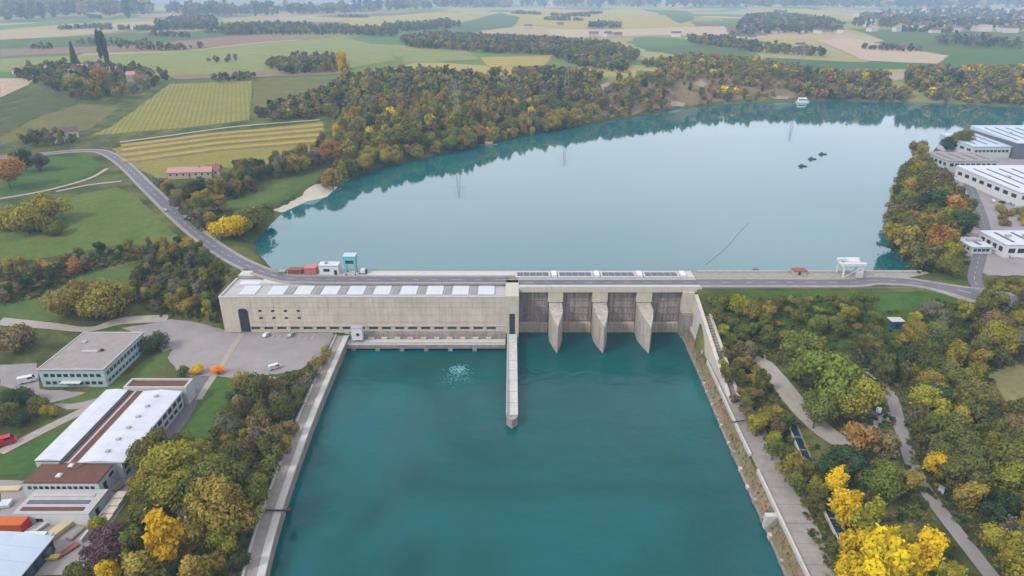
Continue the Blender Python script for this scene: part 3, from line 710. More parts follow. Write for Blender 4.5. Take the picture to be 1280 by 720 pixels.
# ------------------------------------------------------------------ left quay
lq = thing('quay_wall', 'pale concrete quay wall with a railed path along the wooded river bank', 'wall', (-74, 200, 0))
NORM = {}
def strip3(name, m, root, line, o0, o1, z0, z1, label=None):
    """a solid strip following a line of (x,y), between lateral offsets (positive = towards the water) and levels"""
    mb = MB(); rows = []
    for i, (x, y) in enumerate(line):
        a, b = line[max(0, i - 1)], line[min(len(line) - 1, i + 1)]; d = Vector((b[0] - a[0], b[1] - a[1])).normalized(); n = NORM.get((x, y), Vector((-d.y, d.x))); NORM[(x, y)] = n
        za = z0[i] if isinstance(z0, (list, tuple)) else z0; zb = z1[i] if isinstance(z1, (list, tuple)) else z1
        rows.append([(x + n.x * o0, y + n.y * o0, za), (x + n.x * o1, y + n.y * o1, za), (x + n.x * o1, y + n.y * o1, zb), (x + n.x * o0, y + n.y * o0, zb)])
    for r_ in rows: mb.v += r_
    for i in range(len(line) - 1):
        for k in range(4): mb.f.append((4 * i + k, 4 * i + (k + 1) % 4, 4 * i + 4 + (k + 1) % 4, 4 * i + 4 + k))
    e = 4 * (len(line) - 1); mb.f += [(3, 2, 1, 0), (e, e + 1, e + 2, e + 3)]
    return mb.build(name, m, root, label=label)
LW = [tuple(p) for p in spline(LEFT_WALL, 6)]
strip3('wall_body', m_conc2, lq, LW, -1.4, 0.3, -6, 4.3)
seg = [LW[i:i + 3] for i in range(0, len(LW) - 2, 2)]
for s_ in seg: strip3('coping_slab', m_conc3, lq, s_, -1.7, .5, 4.31, 5.0)
strip3('path_slab', m_quay, lq, LW, -5.0, -1.71, 3.5, 4.9)
strip3('edge_wall', m_conc3, lq, LW, -5.5, -5.01, 3.5, 5.5)
mb = MB()
for i, (x, y) in enumerate(LW):
    mb.box(x - 5.3, x - 5.2, y - .05, y + .05, 5.5, 6.6)
mb.build('railing_posts', m_steel, lq)
strip3('handrail', m_steel, lq, LW, -5.32, -5.18, 6.5, 6.62)
g_ = thing('water_gauge_pole', 'dark horizontal pole across the top of the quay wall', 'pole', (-70, 163, 5))
MB().tube((-75, 163, 5.6), (-67.6, 163.2, 5.4), .28).build('pole', m_dark, g_); MB().box(-68.6, -67.0, 162.5, 163.9, 4.6, 5.9).build('float_box', m_dark, g_)
MB().box(-74.9, -74.5, 162.8, 163.2, 5, 5.7).build('bracket', m_dark, g_)

# ------------------------------------------------------------------ right promenade and bank
rq = thing('promenade', 'concrete promenade with a white parapet along the river below the weir', 'promenade', (84, 200, 0))
ys = list(np.arange(286, 86, -8.0))
for i in range(len(ys) - 1):
    y1, y0 = ys[i], ys[i + 1]
    x0, x1 = float(right_edge(y0)) + 3.9, float(right_edge(y1)) + 3.9
    w_ = 9.4 if y1 < 246 else 5.5
    MB().prism([(x0, y0 + .06), (x0 + w_, y0 + .06), (x1 + w_, y1 - .06), (x1, y1 - .06)], 3.0, 5.12 + R.uniform(-.05, .05)).build('slab', m_quay, rq)
    if not (2 < i % 9 < 4):
        MB().prism([(x0 - .75, y0 + .03), (x0 - .02, y0 + .03), (x1 - .02, y1 - .03), (x1 - .75, y1 - .03)], 1.5, 6.0).build('parapet_block', m_conc3, rq)
# river edge wall with buttresses and the sloping planted bays behind it
bk = thing('river_revetment', 'low river wall with pale buttresses and mossy stone slope below the promenade', 'wall', (78, 200, 0))
m_moss = mat('mossy_stone', S(128, 116, 84), 1, .35, .35); m_moss2 = mat('rusty_stone', S(142, 118, 94), 1, .3, .35); m_moss3 = mat('lichen_stone', S(126, 124, 92), 1, .3, .35)
for i in range(len(ys) - 1):
    y1, y0 = ys[i], ys[i + 1]; x0, x1 = float(right_edge(y0)), float(right_edge(y1))
    MB().prism([(x0 + .45, y0 + .02), (x0 + 3.1, y0 + .02), (x1 + 3.1, y1 - .02), (x1 + .45, y1 - .02)], -6, [.9 + R.uniform(-.2, .5), 4.6, 4.6, .9 + R.uniform(-.2, .5)]).build('slope_bay', R.choice([m_moss, m_moss3, m_moss, m_moss2]), bk)
    MB().prism([(x0 - .15 + R.uniform(-.2, .2), y0), (x0 + .44, y0), (x1 + .44, y1), (x1 - .15, y1)], -6, .8).build('edge_wall', m_conc2, bk)
    b_, e_ = R.uniform(-3, 0), R.uniform(.3, 1.0); MB().prism([(x1 - .35, y1 + b_ - e_), (x1 + R.uniform(.5, 1.6), y1 + b_ - .8 * e_), (x1 + R.uniform(.5, 1.6), y1 + b_ + e_), (x1 - .35, y1 + b_ + e_)], -6, R.uniform(1.0, 1.9)).build('buttress', R.choice([m_conc2, m_quay, m_conc]), bk)
x_ = float(right_edge(162)); MB().prism([(x_ - .3, 160.9), (x_ + 3.4, 160.9), (x_ + 3.4, 162.6), (x_ - .3, 162.6)], -6, 5.0).build('landing', m_conc3, bk)
# rubble on the slope
rb = MB(); rg = random.Random(4)
for k in range(900):
    y = rg.uniform(95, 284); t = rg.uniform(.2, .95); x = float(right_edge(y)) + .5 + 2.6 * t; z = .9 + 3.7 * t; s_ = rg.uniform(.15, .5)
    rb.add([(x - s_, y - s_, z - .3), (x + s_, y - s_ * .7, z - .3), (x + s_ * .6, y + s_, z - .3), (x - s_ * .4, y - .1, z + s_ * .9), (x + s_ * .5, y + .2, z + s_ * .6)], [(0, 1, 4, 3), (1, 2, 4), (2, 0, 3, 4)])
tag(rb.build('rubble', m_moss3, bk), kind='stuff')
gp = thing('water_gauge_pole', 'dark pole crossing the promenade parapet above the river', 'pole', (84, 208, 5))
MB().tube((80, 208, 6.4), (88, 210, 6.2), .25).build('pole', m_dark, gp); MB().box(87.6, 88.2, 209.7, 210.3, 5.1, 6.3).build('bracket', m_dark, gp)
# wing wall stepping down from the weir to the promenade
ww = thing('wing_wall', 'stepped pale concrete wing wall descending from the crest to the promenade', 'wall', (86, 260, 5))
for i in range(9):
    y1 = 288 - 7.4 * i; y0 = y1 - 7.35; xa = 84.4 - .12 * i
    MB().prism([(xa, y0), (xa + 1.5, y0), (xa + 1.5, y1), (xa, y1)], 0, [21.6 - 1.85 * (i + 1), 21.6 - 1.85 * (i + 1), 21.6 - 1.85 * i, 21.6 - 1.85 * i]).build('wall_panel', m_conc3 if i % 2 else m_conc, ww)
    MB().prism([(xa + 4.4, y0), (xa + 5.6, y0), (xa + 5.6, y1), (xa + 4.4, y1)], 0, [19.5 - 1.75 * (i + 1), 19.5 - 1.75 * (i + 1), 19.5 - 1.75 * i, 19.5 - 1.75 * i]).build('wall_panel', m_conc, ww)
    for q in range(4):
        z = 20.6 - 1.78 * (i + q / 4.0); fbox('step', m_conc2, ww, xa + 1.52, xa + 4.38, y1 - 1.85 * (q + 1), y1 - 1.85 * q, z - 3.5, max(z - 1.6, 5.3))

# fish pass along the promenade
fl = thing('fish_pass', 'narrow concrete fish pass with dark water pools below the yellow trees', 'channel', (115, 180, 7))
fpl = spline([at(a, b) for a, b in [(985, 520), (1000, 556), (1018, 598), (1036, 640), (1056, 680), (1085, 735)]], 3)
m_pool = m_water('pool_water', S(28, 58, 72), S(36, 66, 78), .3, .3, .08)
for i in range(0, len(fpl) - 2, 1):
    a, b = fpl[i], fpl[i + 1]; d = (b - a) / np.linalg.norm(b - a); n = np.array([d[1], -d[0]]); z = float(hm(*a))
    P_ = lambda o, q: tuple(q + n * o)
    for s_ in (-1, 1): MB().prism([P_(s_ * 1.5 - .22, a), P_(s_ * 1.5 + .22, a), P_(s_ * 1.5 + .22, b), P_(s_ * 1.5 - .22, b)], z - 1, z + .85).build('channel_wall', m_conc3 if s_ > 0 else m_conc2, fl)
    MB().prism([P_(-1.27, a + d * .2), P_(1.27, a + d * .2), P_(1.27, b), P_(-1.27, b)], z - .9, z + .42).build('pool', m_pool, fl)
    if i % 2 == 0: MB().prism([P_(-1.27, a - d * .1), P_(1.27, a - d * .1), P_(1.27, a + d * .18), P_(-1.27, a + d * .18)], z - .9, z + .8).build('baffle', m_conc2, fl)

# ------------------------------------------------------------------ crest plant
def crane(x, y, z):
    c = thing('gantry_crane', 'pale cyan gantry crane standing on the crest beside a white shed', 'crane', (x, y, z))
    for a in (-1, 1):
        for b in (-1, 1):
            MB().box(x + a * 2.3 - .25, x + a * 2.3 + .25, y + b * 2.0 - .25, y + b * 2.0 + .25, z + .5, z + 5.5).build('leg', m_cyan, c)
            MB().tube((x + a * 2.3, y + b * 2.0 - .4, z + .3), (x + a * 2.3, y + b * 2.0 + .4, z + .3), .3, n=10).build('wheel', m_dark, c)
        MB().tube((x + a * 2.3, y - 1.9, z + 1), (x + a * 2.3, y + 1.9, z + 5), .12).build('brace', m_cyan, c)
    fbox('crane_house', m_cyan, c, x - 2.9, x + 2.9, y - 2.4, y + 2.4, z + 5.51, z + 9.6, .2)
    fbox('house_window', m_glass, c, x - 2.0, x + 2.0, y - 2.44, y - 2.405, z + 6.0, z + 7.6)
    fbox('house_roof', m_rblue, c, x - 3.1, x + 3.1, y - 2.6, y + 2.6, z + 9.61, z + 9.9, .1)
    return c
crane(-78.4, 308.8, 23.52)
sh = thing('plant_shed', 'white flat-roofed plant shed on the crest next to the cyan crane', 'shed', (-89, 308.5, 23.5))
fbox('shed_wall', m_white, sh, -93.4, -84.2, 306.9, 311.6, 23.52, 28.2); fbox('shed_roof', m_rwhite, sh, -93.7, -83.9, 306.6, 311.9, 28.21, 28.6, .1)
fbox('door', m_dark, sh, -86.4, -84.9, 306.84, 306.895, 23.55, 26.0); fbox('window', m_glass, sh, -91.5, -88.5, 306.84, 306.895, 25.2, 26.6)
fbox('vent', m_steel, sh, -91, -89.8, 308.5, 309.7, 28.61, 29.4)
def container(x0, x1, y0, y1, z, h, m, label, name='container', n=10):
    c = thing(name, label, 'container', ((x0 + x1) / 2, (y0 + y1) / 2, z))
    mb = MB()
    k = n * 2; xs = [x0 + (x1 - x0) * i / k for i in range(k + 1)]
    for yy, s_ in ((y0, 1), (y1, -1)):                       # corrugated sides
        for i in range(k):
            d0 = .12 * s_ if i % 2 else 0
            mb.add([(xs[i], yy + d0, z + .15), (xs[i + 1], yy + d0, z + .15), (xs[i + 1], yy + d0, z + h - .15), (xs[i], yy + d0, z + h - .15)], [(0, 1, 2, 3)] if s_ > 0 else [(3, 2, 1, 0)])
            if i: mb.add([(xs[i], yy, z + .15), (xs[i], yy + .12 * s_, z + .15), (xs[i], yy + .12 * s_, z + h - .15), (xs[i], yy, z + h - .15)], [(0, 1, 2, 3)])
    mb.box(x0, x0 + .08, y0, y1, z + .1, z + h - .1); mb.box(x1 - .08, x1, y0, y1, z + .1, z + h - .1)
    mb.build('container_body', m, c)
    fr = MB()
    for xx in (x0, x1 - .2):
        for yy in (y0 - .05, y1 - .15): fr.box(xx, xx + .2, yy, yy + .2, z, z + h)
    fr.build('corner_posts', m, c)
    MB().bbox(x0 - .05, x1 + .05, y0 - .1, y1 + .1, z + h - .149, z + h, .08).build('container_roof', m, c)
    return c
container(-101, -95.2, 306.8, 311.4, 23.52, 3.6, m_pink, 'faded pink container on the crest beside the white shed')
container(-109, -102, 307.2, 310.8, 23.52, 2.6, m_rust, 'rust brown container on the crest beside the pink one')
container(-114, -110.4, 307.4, 310.2, 23.52, 1.6, m_steel, 'low grey steel container at the end of the crest yard')
wt = thing('winch_unit', 'small white winch housing with a dark drum beside the cyan crane', 'winch', (-73, 309, 23.5))
fbox('housing', m_white, wt, -74, -71.6, 307.8, 310.2, 23.9, 26.2, .5); fbox('skid', m_dark, wt, -74.6, -71, 307.5, 310.5, 23.52, 23.89)
MB().tube((-71.2, 308, 24.8), (-71.2, 310, 24.8), .6, n=12).build('drum', m_dark, wt)
# trash heaps of driftwood caught at the intake
def driftwood(cx, cy, L, W_, label, seed):
    rg = random.Random(seed); root = thing('driftwood_raft', label, 'driftwood', (cx, cy, 20))
    for k in range(26):
        x, y = cx + rg.gauss(0, L / 3), cy + abs(rg.gauss(0, W_ / 2)); a = rg.uniform(-.5, .5); l = rg.uniform(1.2, 4)
        z = 20.15 + rg.uniform(0, .7) * math.exp(-((x - cx) / (L * .4)) ** 2)
        MB().tube((x - l * math.cos(a), y - l * math.sin(a), z), (x + l * math.cos(a), y + l * math.sin(a), z + rg.uniform(-.1, .3)), rg.uniform(.14, .34), .1, 5).build('log', R.choice([m_wood, m_rust, m_bark]), root)
driftwood(-28, 314.5, 16, 3, 'long raft of brown driftwood caught against the crest above the powerhouse', 3)
driftwood(134, 314.5, 9, 2.5, 'short raft of driftwood by the floating platform near the embankment', 5)
fpf = thing('floating_platform', 'small dark floating work platform moored by the embankment', 'platform', (122, 317, 20))
fbox('hull', m_dark, fpf, 119.8, 124.6, 315.6, 319, 19.8, 20.6, .2); fbox('cabin', m_slot, fpf, 121, 123.4, 316.6, 318.4, 20.61, 22.5, .15)
for a in (120, 124.4): fbox('bollard', m_dark, fpf, a - .15, a + .15, 315.8, 316.1, 20.61, 21.2)
# white portal tower at the embankment end
pt = thing('portal_tower', 'white steel portal gantry over the crest road beside the embankment', 'gantry', (164, 307, 23.2))
for a in (159.5, 168.5):
    for b in (304, 310.5): fbox('leg', m_white, pt, a - .32, a + .32, b - .32, b + .32, 23.0, 29.6)
    fbox('end_frame', m_white, pt, a - .4, a + .4, 304.36, 310.14, 28.6, 29.5)
fbox('cross_beam', m_white, pt, 158.6, 169.4, 303.2, 304.6, 29.61, 30.9, .1); fbox('cross_beam', m_white, pt, 158.6, 169.4, 309.9, 311.3, 29.61, 30.9, .1)
fbox('hoist_house', m_rwhite, pt, 161.5, 166.8, 304.62, 309.88, 29.8, 31.6, .2)
MB().tube((159.5, 303.5, 23.4), (168.5, 303.5, 29.4), .14).build('brace', m_white, pt); MB().tube((168.5, 303.5, 23.4), (159.5, 303.5, 29.4), .14).build('brace', m_white, pt)
fbox('control_cabin', m_mint, pt, 165.2, 168.0, 301.8, 303.4, 24.0, 27.0, .1)
fb = thing('plant_shed', 'small grey control shed on the embankment crest beside the weir', 'shed', (140, 308, 23.3))
fbox('shed_wall', m_plaster2, fb, 137, 143, 306.5, 310.5, 23.0, 25.4); fbox('shed_roof', m_rust, fb, 136.7, 143.3, 306.2, 310.8, 25.41, 25.7)
fbox('door', m_dark, fb, 139, 140.2, 306.44, 306.495, 23.3, 25.2)
# reservoir side parapet on the embankment: short white wall panels with posts
ep = thing('embankment_parapet', 'low pale panelled parapet along the reservoir edge of the embankment', 'parapet', (145, 311, 23.2))
for k in range(24):
    x = 91 + 4.6 * k; fbox('panel', m_conc3, ep, x, x + 4.45, 310.9, 311.25, 22.6, 24.2)
gr = thing('guard_rail', 'grey steel guard rail along the downstream edge of the embankment road', 'guard rail', (145, 290.6, 23.2))
railing(gr, 88.5, 186, 290.6, 23.1, 1.0, 2.0, m_steel, 'rail_frame')
hut = thing('transformer_hut', 'small blue hut with a flat pale roof on the turf slope', 'hut', (150, 268, 10))
hx, hy = at(1118, 408); hz = float(hm(hx, hy)) - .4
fbox('hut_wall', m_bluep, hut, hx - 2, hx + 2, hy - 1.6, hy + 1.6, hz, hz + 3.6); fbox('hut_roof', m_conc3, hut, hx - 3, hx + 3, hy - 2.2, hy + 2.2, hz + 3.61, hz + 4.0, .1)
fbox('door', m_dark, hut, hx - .6, hx + .6, hy - 1.66, hy - 1.605, hz + .3, hz + 2.6); fbox('window', m_glassb, hut, hx + .9, hx + 1.7, hy - 1.66, hy - 1.605, hz + 1.6, hz + 2.6)
# floating boom and buoys
bo = thing('floating_boom', 'thin dark floating boom slanting across the reservoir towards the embankment', 'boom', (100, 380, 20))
p0, p1 = atz(882, 331, 20), atz(938, 279, 20)
for k in range(26):
    t0, t1 = k / 26, (k + .8) / 26
    q = lambda t: (p0[0] + (p1[0] - p0[0]) * t + math.sin(t * 5) * 1.2, p0[1] + (p1[1] - p0[1]) * t, 20.02)
    MB().tube(q(t0), q(t1), .15, n=6).build('float', m_slot, bo)
for k, (a, b) in enumerate([(1003, 208), (1015, 199), (1028, 193)]):
    x, y = atz(a, b, 20)
    by = thing('moored_barge', ['dark flat barge at the embankment end of the moored row', 'dark flat barge in the middle of the moored row', 'dark flat barge at the far shore end of the moored row'][k], 'barge', (x, y, 20))
    MB().prism([(x - 3.6, y - .6), (x - 2.8, y - 1.3), (x + 2.8, y - 1.3), (x + 3.8, y), (x + 2.8, y + 1.3), (x - 2.8, y + 1.3)], 19.6, 20.7).build('hull', m_dark, by)
    fbox('wheelhouse', m_slot, by, x - 1.8, x + .2, y - .7, y + .7, 20.71, 21.9, .1)
x, y = atz(1003, 128, 20)
bt = thing('excursion_boat', 'white covered boat moored at the foot of the wooded far bluff', 'boat', (x, y, 20))
MB().prism([(x - 8, y - 1.6), (x + 6, y - 2.2), (x + 9, y), (x + 6, y + 2.2), (x - 8, y + 1.6)], 19.5, 21.8).build('hull', m_white, bt)
fbox('cabin', m_white, bt, x - 6, x + 5, y - 1.6, y + 1.6, 21.81, 26.0, .8); fbox('window_band', m_glass, bt, x - 5.5, x + 4.4, y - 1.66, y - 1.605, 22.8, 24)
x, y = atz(611, 181, 20)
bh = thing('boathouse', 'small pale boathouse at the foot of the wooded bank', 'boathouse', (x, y, 20))
fbox('jetty', m_wood, bh, x - 8, x + 8, y - 1.5, y + 2.5, 19.7, 20.5); fbox('hall', m_plaster2, bh, x - 3.4, x + 3.4, y - .4, y + 2.6, 20.51, 22.2)
MB().prism([(x - 3.7, y - .7), (x + 3.7, y - .7), (x + 3.7, y + 2.9), (x - 3.7, y + 2.9)], 22.21, [22.4, 22.4, 23.1, 23.1]).build('roof', m_rlite, bh)
# white water where a turbine discharges
m_foam = mat('foam', S(120, 186, 190), .6, .25, 1.5)
fm = MB(); rg = random.Random(9); fx, fy = atz(573, 464, 0)
for k in range(420):
    t_ = rg.random() ** 1.7; x, y = fx + rg.gauss(0, 1.6 + 3 * t_), fy + rg.gauss(0, 1.4) + 3 - 14 * t_; n_ = rg.randint(5, 8); r_ = rg.uniform(.05, .26) * (1.2 - .7 * t_); st = rg.uniform(1, 2.4)
    fm.add([(x + st * r_ * rg.uniform(.5, 1.3) * math.cos(2 * math.pi * q / n_), y + r_ * rg.uniform(.5, 1.3) * math.sin(2 * math.pi * q / n_), .03 + .0002 * k) for q in range(n_)], [tuple(range(n_))])
tag(fm.build('foam', m_foam), kind='stuff')

# ------------------------------------------------------------------ buildings left of the river
def rows_of(n, L, w_, bands, m0=1.2):
    o = []
    for (za, zb) in bands:
        for k in range(n):
            c = m0 + (L - 2 * m0) * (k + .5) / n; o.append((c - w_ / 2, c + w_ / 2, za, zb))
    return o
ob = thing('office_building', 'flat-roofed pale teal office block with two rows of windows beside the yard', 'building', (-174, 250, 5))
X0, X1, Y0, Y1, ZT = -187.3, -161.5, 234.3, 266, 13.0
facade(ob, (X0, Y0), (X1, Y0), 4.5, ZT - .35, rows_of(9, X1 - X0, 1.9, [(6.0, 7.6), (9.4, 11.0)]), m_teal, m_glass, .3)
facade(ob, (X1, Y0), (X1, Y1), 4.5, ZT - .35, rows_of(11, Y1 - Y0, 2.3, [(6.0, 7.6), (9.2, 11.2)]), m_teal, m_glassb, .3)
facade(ob, (X1, Y1), (X0, Y1), 4.5, ZT - .35, [], m_teal, m_glass); facade(ob, (X0, Y1), (X0, Y0), 4.5, ZT - .35, [], m_teal, m_glass)
fbox('roof', m_rgrey, ob, X0 - .3, X1 + .3, Y0 - .3, Y1 + .3, ZT - .349, ZT)
for a in ((X0 - .3, X1 + .3, Y0 - .3, Y0 + .1), (X0 - .3, X1 + .3, Y1 - .1, Y1 + .3), (X0 - .3, X0 + .1, Y0 + .102, Y1 - .102), (X1 - .1, X1 + .3, Y0 + .102, Y1 - .102)): fbox('roof_edge', m_mint, ob, *a, ZT + .002, ZT + .3)
fbox('roof_vent', m_rlite, ob, -178, -171.5, 248, 249.6, ZT + .002, ZT + .5); fbox('roof_vent', m_dark, ob, -170.8, -169.6, 249, 250, ZT + .002, ZT + .9)
fbox('roof_hatch', m_rlite, ob, -183, -181, 256, 258, ZT + .002, ZT + .6)
fbox('canopy', m_white, ob, -179, -171, 232.2, 234.2, 7.7, 7.9)

hl = thing('workshop_hall', 'twin long white-roofed halls joined by a rust brown flat roof by the river wood', 'building', (-138, 198, 5))
def shallow_roof(name, m, root, x0, x1, y0, y1, ze, zr, n=9):
    r_ = None
    for k in range(n):                                       # sheets between standing seams
        a, b = y0 + (y1 - y0) * k / n, y0 + (y1 - y0) * (k + 1) / n
        mb = MB(); xm = (x0 + x1) / 2
        mb.add([(x0, a, ze), (xm, a, zr), (x1, a, ze), (x0, b - .06, ze), (xm, b - .06, zr), (x1, b - .06, ze),
                (x0, a, ze - .3), (x1, a, ze - .3), (x0, b - .06, ze - .3), (x1, b - .06, ze - .3)], [(0, 1, 4, 3), (1, 2, 5, 4), (6, 7, 2, 1, 0), (8, 3, 4, 5, 9), (6, 0, 3, 8), (7, 9, 5, 2), (6, 8, 9, 7)])
        mb.build(name, m, root)
shallow_roof('roof_sheet', m_rwhite, hl, -139, -124.4, 178, 220.5, 11.8, 12.5, 10)
shallow_roof('roof_sheet', m_rwhite, hl, -153.5, -145.2, 179, 221.5, 11.8, 12.2, 10)
facade(hl, (-124.8, 177.6), (-124.8, 220.5), 4.5, 11.5, rows_of(11, 42.9, 3.0, [(5.6, 7.6), (8.4, 10.8)], .6), m_mint, m_glass, .35)
facade(hl, (-153, 178.6), (-124.8, 178.6), 4.5, 11.5, [], m_mint, m_glass); facade(hl, (-153, 221), (-153, 179), 4.5, 11.5, rows_of(10, 42, 2.4, [(6, 8.5)]), m_mint, m_glass)
fbox('link_roof', m_rbrown, hl, -145.1, -139.1, 178, 221.4, 10.2, 11.2)
fbox('gutter', m_dark, hl, -145.05, -144.0, 178.1, 221.3, 11.205, 11.5); fbox('gutter', m_rlite, hl, -142.6, -141.9, 178.1, 221.3, 11.205, 11.4)
fbox('end_block', m_mint, hl, -147, -123.4, 221.6, 228, 4.5, 12.0); fbox('end_roof', m_rbrown, hl, -146.2, -124.2, 222.2, 227.4, 12.005, 12.15)
for a in ((-147, -123.4, 227.45, 228), (-147, -123.4, 221.6, 222.15), (-147, -146.25, 222.155, 227.445), (-124.15, -123.4, 222.155, 227.445)): fbox('roof_edge', m_conc3, hl, *a, 12.005, 12.8)
for k in range(6):
    fbox('roof_vent', m_rlite, hl, -132.3, -131.1, 182 + 6.6 * k, 183.2 + 6.6 * k, 12.3, 13.1)
fbox('eaves_gutter', m_steel, hl, -124.38, -124.1, 178, 220.5, 11.4, 11.62); fbox('downpipe', m_steel, hl, -124.75, -124.6, 199, 199.15, 4.6, 11.4)
# front block of the hall
facade(hl, (-151, 168.6), (-127.4, 168.6), 4.5, 11, rows_of(12, 23.6, 1.3, [(8.6, 10.0)]), m_mint, m_glass, .3)
facade(hl, (-127.4, 168.6), (-127.4, 178.5), 4.5, 11, [(2, 4, 5.5, 9.5), (5.5, 8.5, 8.4, 10)], m_mint, m_glass, .3)
facade(hl, (-151, 178.5), (-151, 168.6), 4.5, 11, [], m_mint, m_glass)
fbox('front_roof', m_rbrown, hl, -150.6, -127.8, 169, 177.9, 10.6, 11.1)
MB().tube((-139.5, 178.2, 10.7), (-139.5, 178.2, 11.3), 2.9, n=20).build('round_roof', m_rbrown, hl)
for a, b in ((-141.5, 172.2), (-140.6, 177.0)): fbox('roof_dome', m_rwhite, hl, a - .8, a + .8, b - .8, b + .8, 11.11, 11.8, .3)
hb = thing('workshop_annex', 'low white annex with strip roof lights in front of the twin halls', 'building', (-140, 163, 5))
facade(hb, (-147, 157.4), (-124.5, 157.4), 3.5, 9.0, [(2, 4.4, 5, 7.4), (6.2, 8.6, 5, 7.4)], m_white, m_glass, .3)
facade(hb, (-124.5, 157.4), (-124.5, 168.4), 3.5, 9.0, [(3, 5, 5, 8)], m_teal, m_glass, .3); facade(hb, (-147, 168.4), (-147, 157.4), 3.5, 9.0, [], m_white, m_glass)
fbox('roof', m_rlite, hb, -147, -124.5, 157.5, 168.4, 8.7, 9.1)
for k in range(3): fbox('roof_strip', [m_rbrown, m_slot, m_rlite][k], hb, -145.5, -127, 158.8 + 3 * k, 160.2 + 3 * k, 9.105, 9.35)
fbox('ramp_wall', m_conc3, hb, -123.6, -123.0, 150, 170, 3.5, 6.4)
for k in range(6): fbox('stair_flight', m_conc, hb, -123.0, -119.8, 152 + 3 * k, 154.9 + 3 * k, 3.5, 5.3 + .35 * k)
oc = thing('site_hoarding', 'bright orange boarded site shed with a red end in front of the annex', 'shed', (-146, 155, 5))
for k in range(7): fbox('board', m_orange, oc, -150.4 + 1.2 * k, -150.4 + 1.2 * k + 1.14, 153.2, 153.4, 5.0, 8.6)
fbox('shed_body', m_orange, oc, -150.4, -142.1, 153.41, 156.6, 5.0, 8.4); fbox('end_board', m_red, oc, -142.05, -141.6, 153.2, 156.6, 5.0, 8.8); fbox('shed_roof', m_orange, oc, -150.6, -141.8, 153.1, 156.8, 8.61, 8.85)
bb = thing('workshop_hall', 'pale blue curved-roof hall at the corner of the construction yard', 'building', (-140, 138, 5))
n_ = 12; sec = [(-160 + 31.5 * k / n_, 7.4 + 4.2 * math.sin(math.pi * (.18 + .64 * k / n_))) for k in range(n_ + 1)]
for j in range(6):
    y0, y1 = 118 + 5 * j, 118 + 5 * (j + 1) - .07
    mb = MB(); mb.v = [(x, y0, z) for x, z in sec] + [(x, y1, z) for x, z in sec] + [(x, y0, z - .3) for x, z in sec] + [(x, y1, z - .3) for x, z in sec]
    m_ = n_ + 1
    for k in range(n_): mb.f += [(k, k + 1, m_ + k + 1, m_ + k), (2 * m_ + k, k + 2 * m_ + 1, k + 1, k)[::-1][::-1], (m_ + k, m_ + k + 1, 3 * m_ + k + 1, 3 * m_ + k)]
    mb.f += [(n_, 2 * m_ + n_, 3 * m_ + n_, m_ + n_)]
    mb.build('roof_sheet', m_rblue, bb)
facade(bb, (-129.2, 118), (-129.2, 147.6), 4.0, 9.2, rows_of(8, 29.6, 2.6, [(5.2, 8.4)], .5), m_dark, m_glassb, .3)
fbox('gable_wall', m_mint, bb, -159, -129.3, 147.3, 147.7, 4, 9.0); fbox('roof_light', m_glassb, bb, -146, -144.6, 119, 147, 11.6, 11.75)
# clutter of the construction yard
def yard_item(name, label, cat, m, px, py, w_, d_, h_, rz, extra=None):
    x, y = at(px, py); z = float(hm(x, y)) + .1
    t = thing(name, label, cat, (x, y, z), rz)
    return t, z
YARD = [(128, 676, 'tan'), (60, 690, 'yel'), (96, 700, 'grey')]
def slab_stack(px, py, w_, d_, n, rz, m, label):
    x, y = at(px, py); z = float(hm(x, y)) + .12
    t = thing('slab_stack', label, 'building material', (x, y, z), rz)
    for k in range(n):
        j = R.uniform(-.1, .1); fbox('slab', m, t, -w_ / 2 + j, w_ / 2 + j, -d_ / 2 - j, d_ / 2 - j, .26 * k + .12, .26 * k + .36, world=False)
    for s_ in (-1, 1): fbox('bearer', m_wood, t, -w_ / 2 + .2, w_ / 2 - .2, s_ * d_ * .3 - .1, s_ * d_ * .3 + .1, 0, .119, world=False)
slab_stack(76, 664, 3.2, 7.5, 5, -.35, m_tan, 'tall stack of tan timber slabs in front of the white annex')
slab_stack(43, 664, 3.0, 6.5, 3, -.4, m_conc3, 'stack of pale concrete slabs beside the tan timber stack')
slab_stack(14, 662, 2.6, 6, 2, -.3, m_rlite, 'low stack of grey slabs behind the blue-roofed hall')
slab_stack(52, 700, 9.5, 1.6, 3, .15, m_yel, 'long yellow beam stack beside the blue-roofed hall')
slab_stack(95, 668, 2.2, 5, 2, -.2, m_conc2, 'low stack of dark grey slabs under the purple tree')
slab_stack(12, 612, 7, 2.2, 2, .05, m_tan, 'long low tan board stack beside the twin halls')
slab_stack(30, 655, 2.0, 4.2, 4, .5, m_tan, 'small stack of tan boards against the orange shed')
slab_stack(60, 676, 2.4, 3.0, 6, .1, m_white, 'tall block of white boards between the slab stacks')
slab_stack(84, 690, 2.0, 6.0, 2, -.5, m_rust, 'low stack of rusty beams near the purple tree')
slab_stack(112, 640, 1.8, 5.0, 3, -.3, m_conc3, 'narrow stack of pale slabs beside the annex stair')
slab_stack(150, 610, 1.6, 4.0, 2, -.3, m_wood, 'small stack of brown planks beside the glazed hall wall')
slab_stack(8, 632, 3.0, 3.0, 4, .2, m_rwhite, 'square block of white panels beside the orange shed end')
container(-140, -133.5, 149.4, 152, 5.1, 2.6, m_white, 'white site container between the orange shed and the slab stacks', n=8)
container(-160, -153, 150, 152.6, 5.1, 2.7, m_rlite, 'light grey site container beside the orange shed', n=8)
container(-134, -128.5, 143.6, 146, 5.1, 2.5, m_slot, 'dark blue grey site container against the blue-roofed hall', n=8)

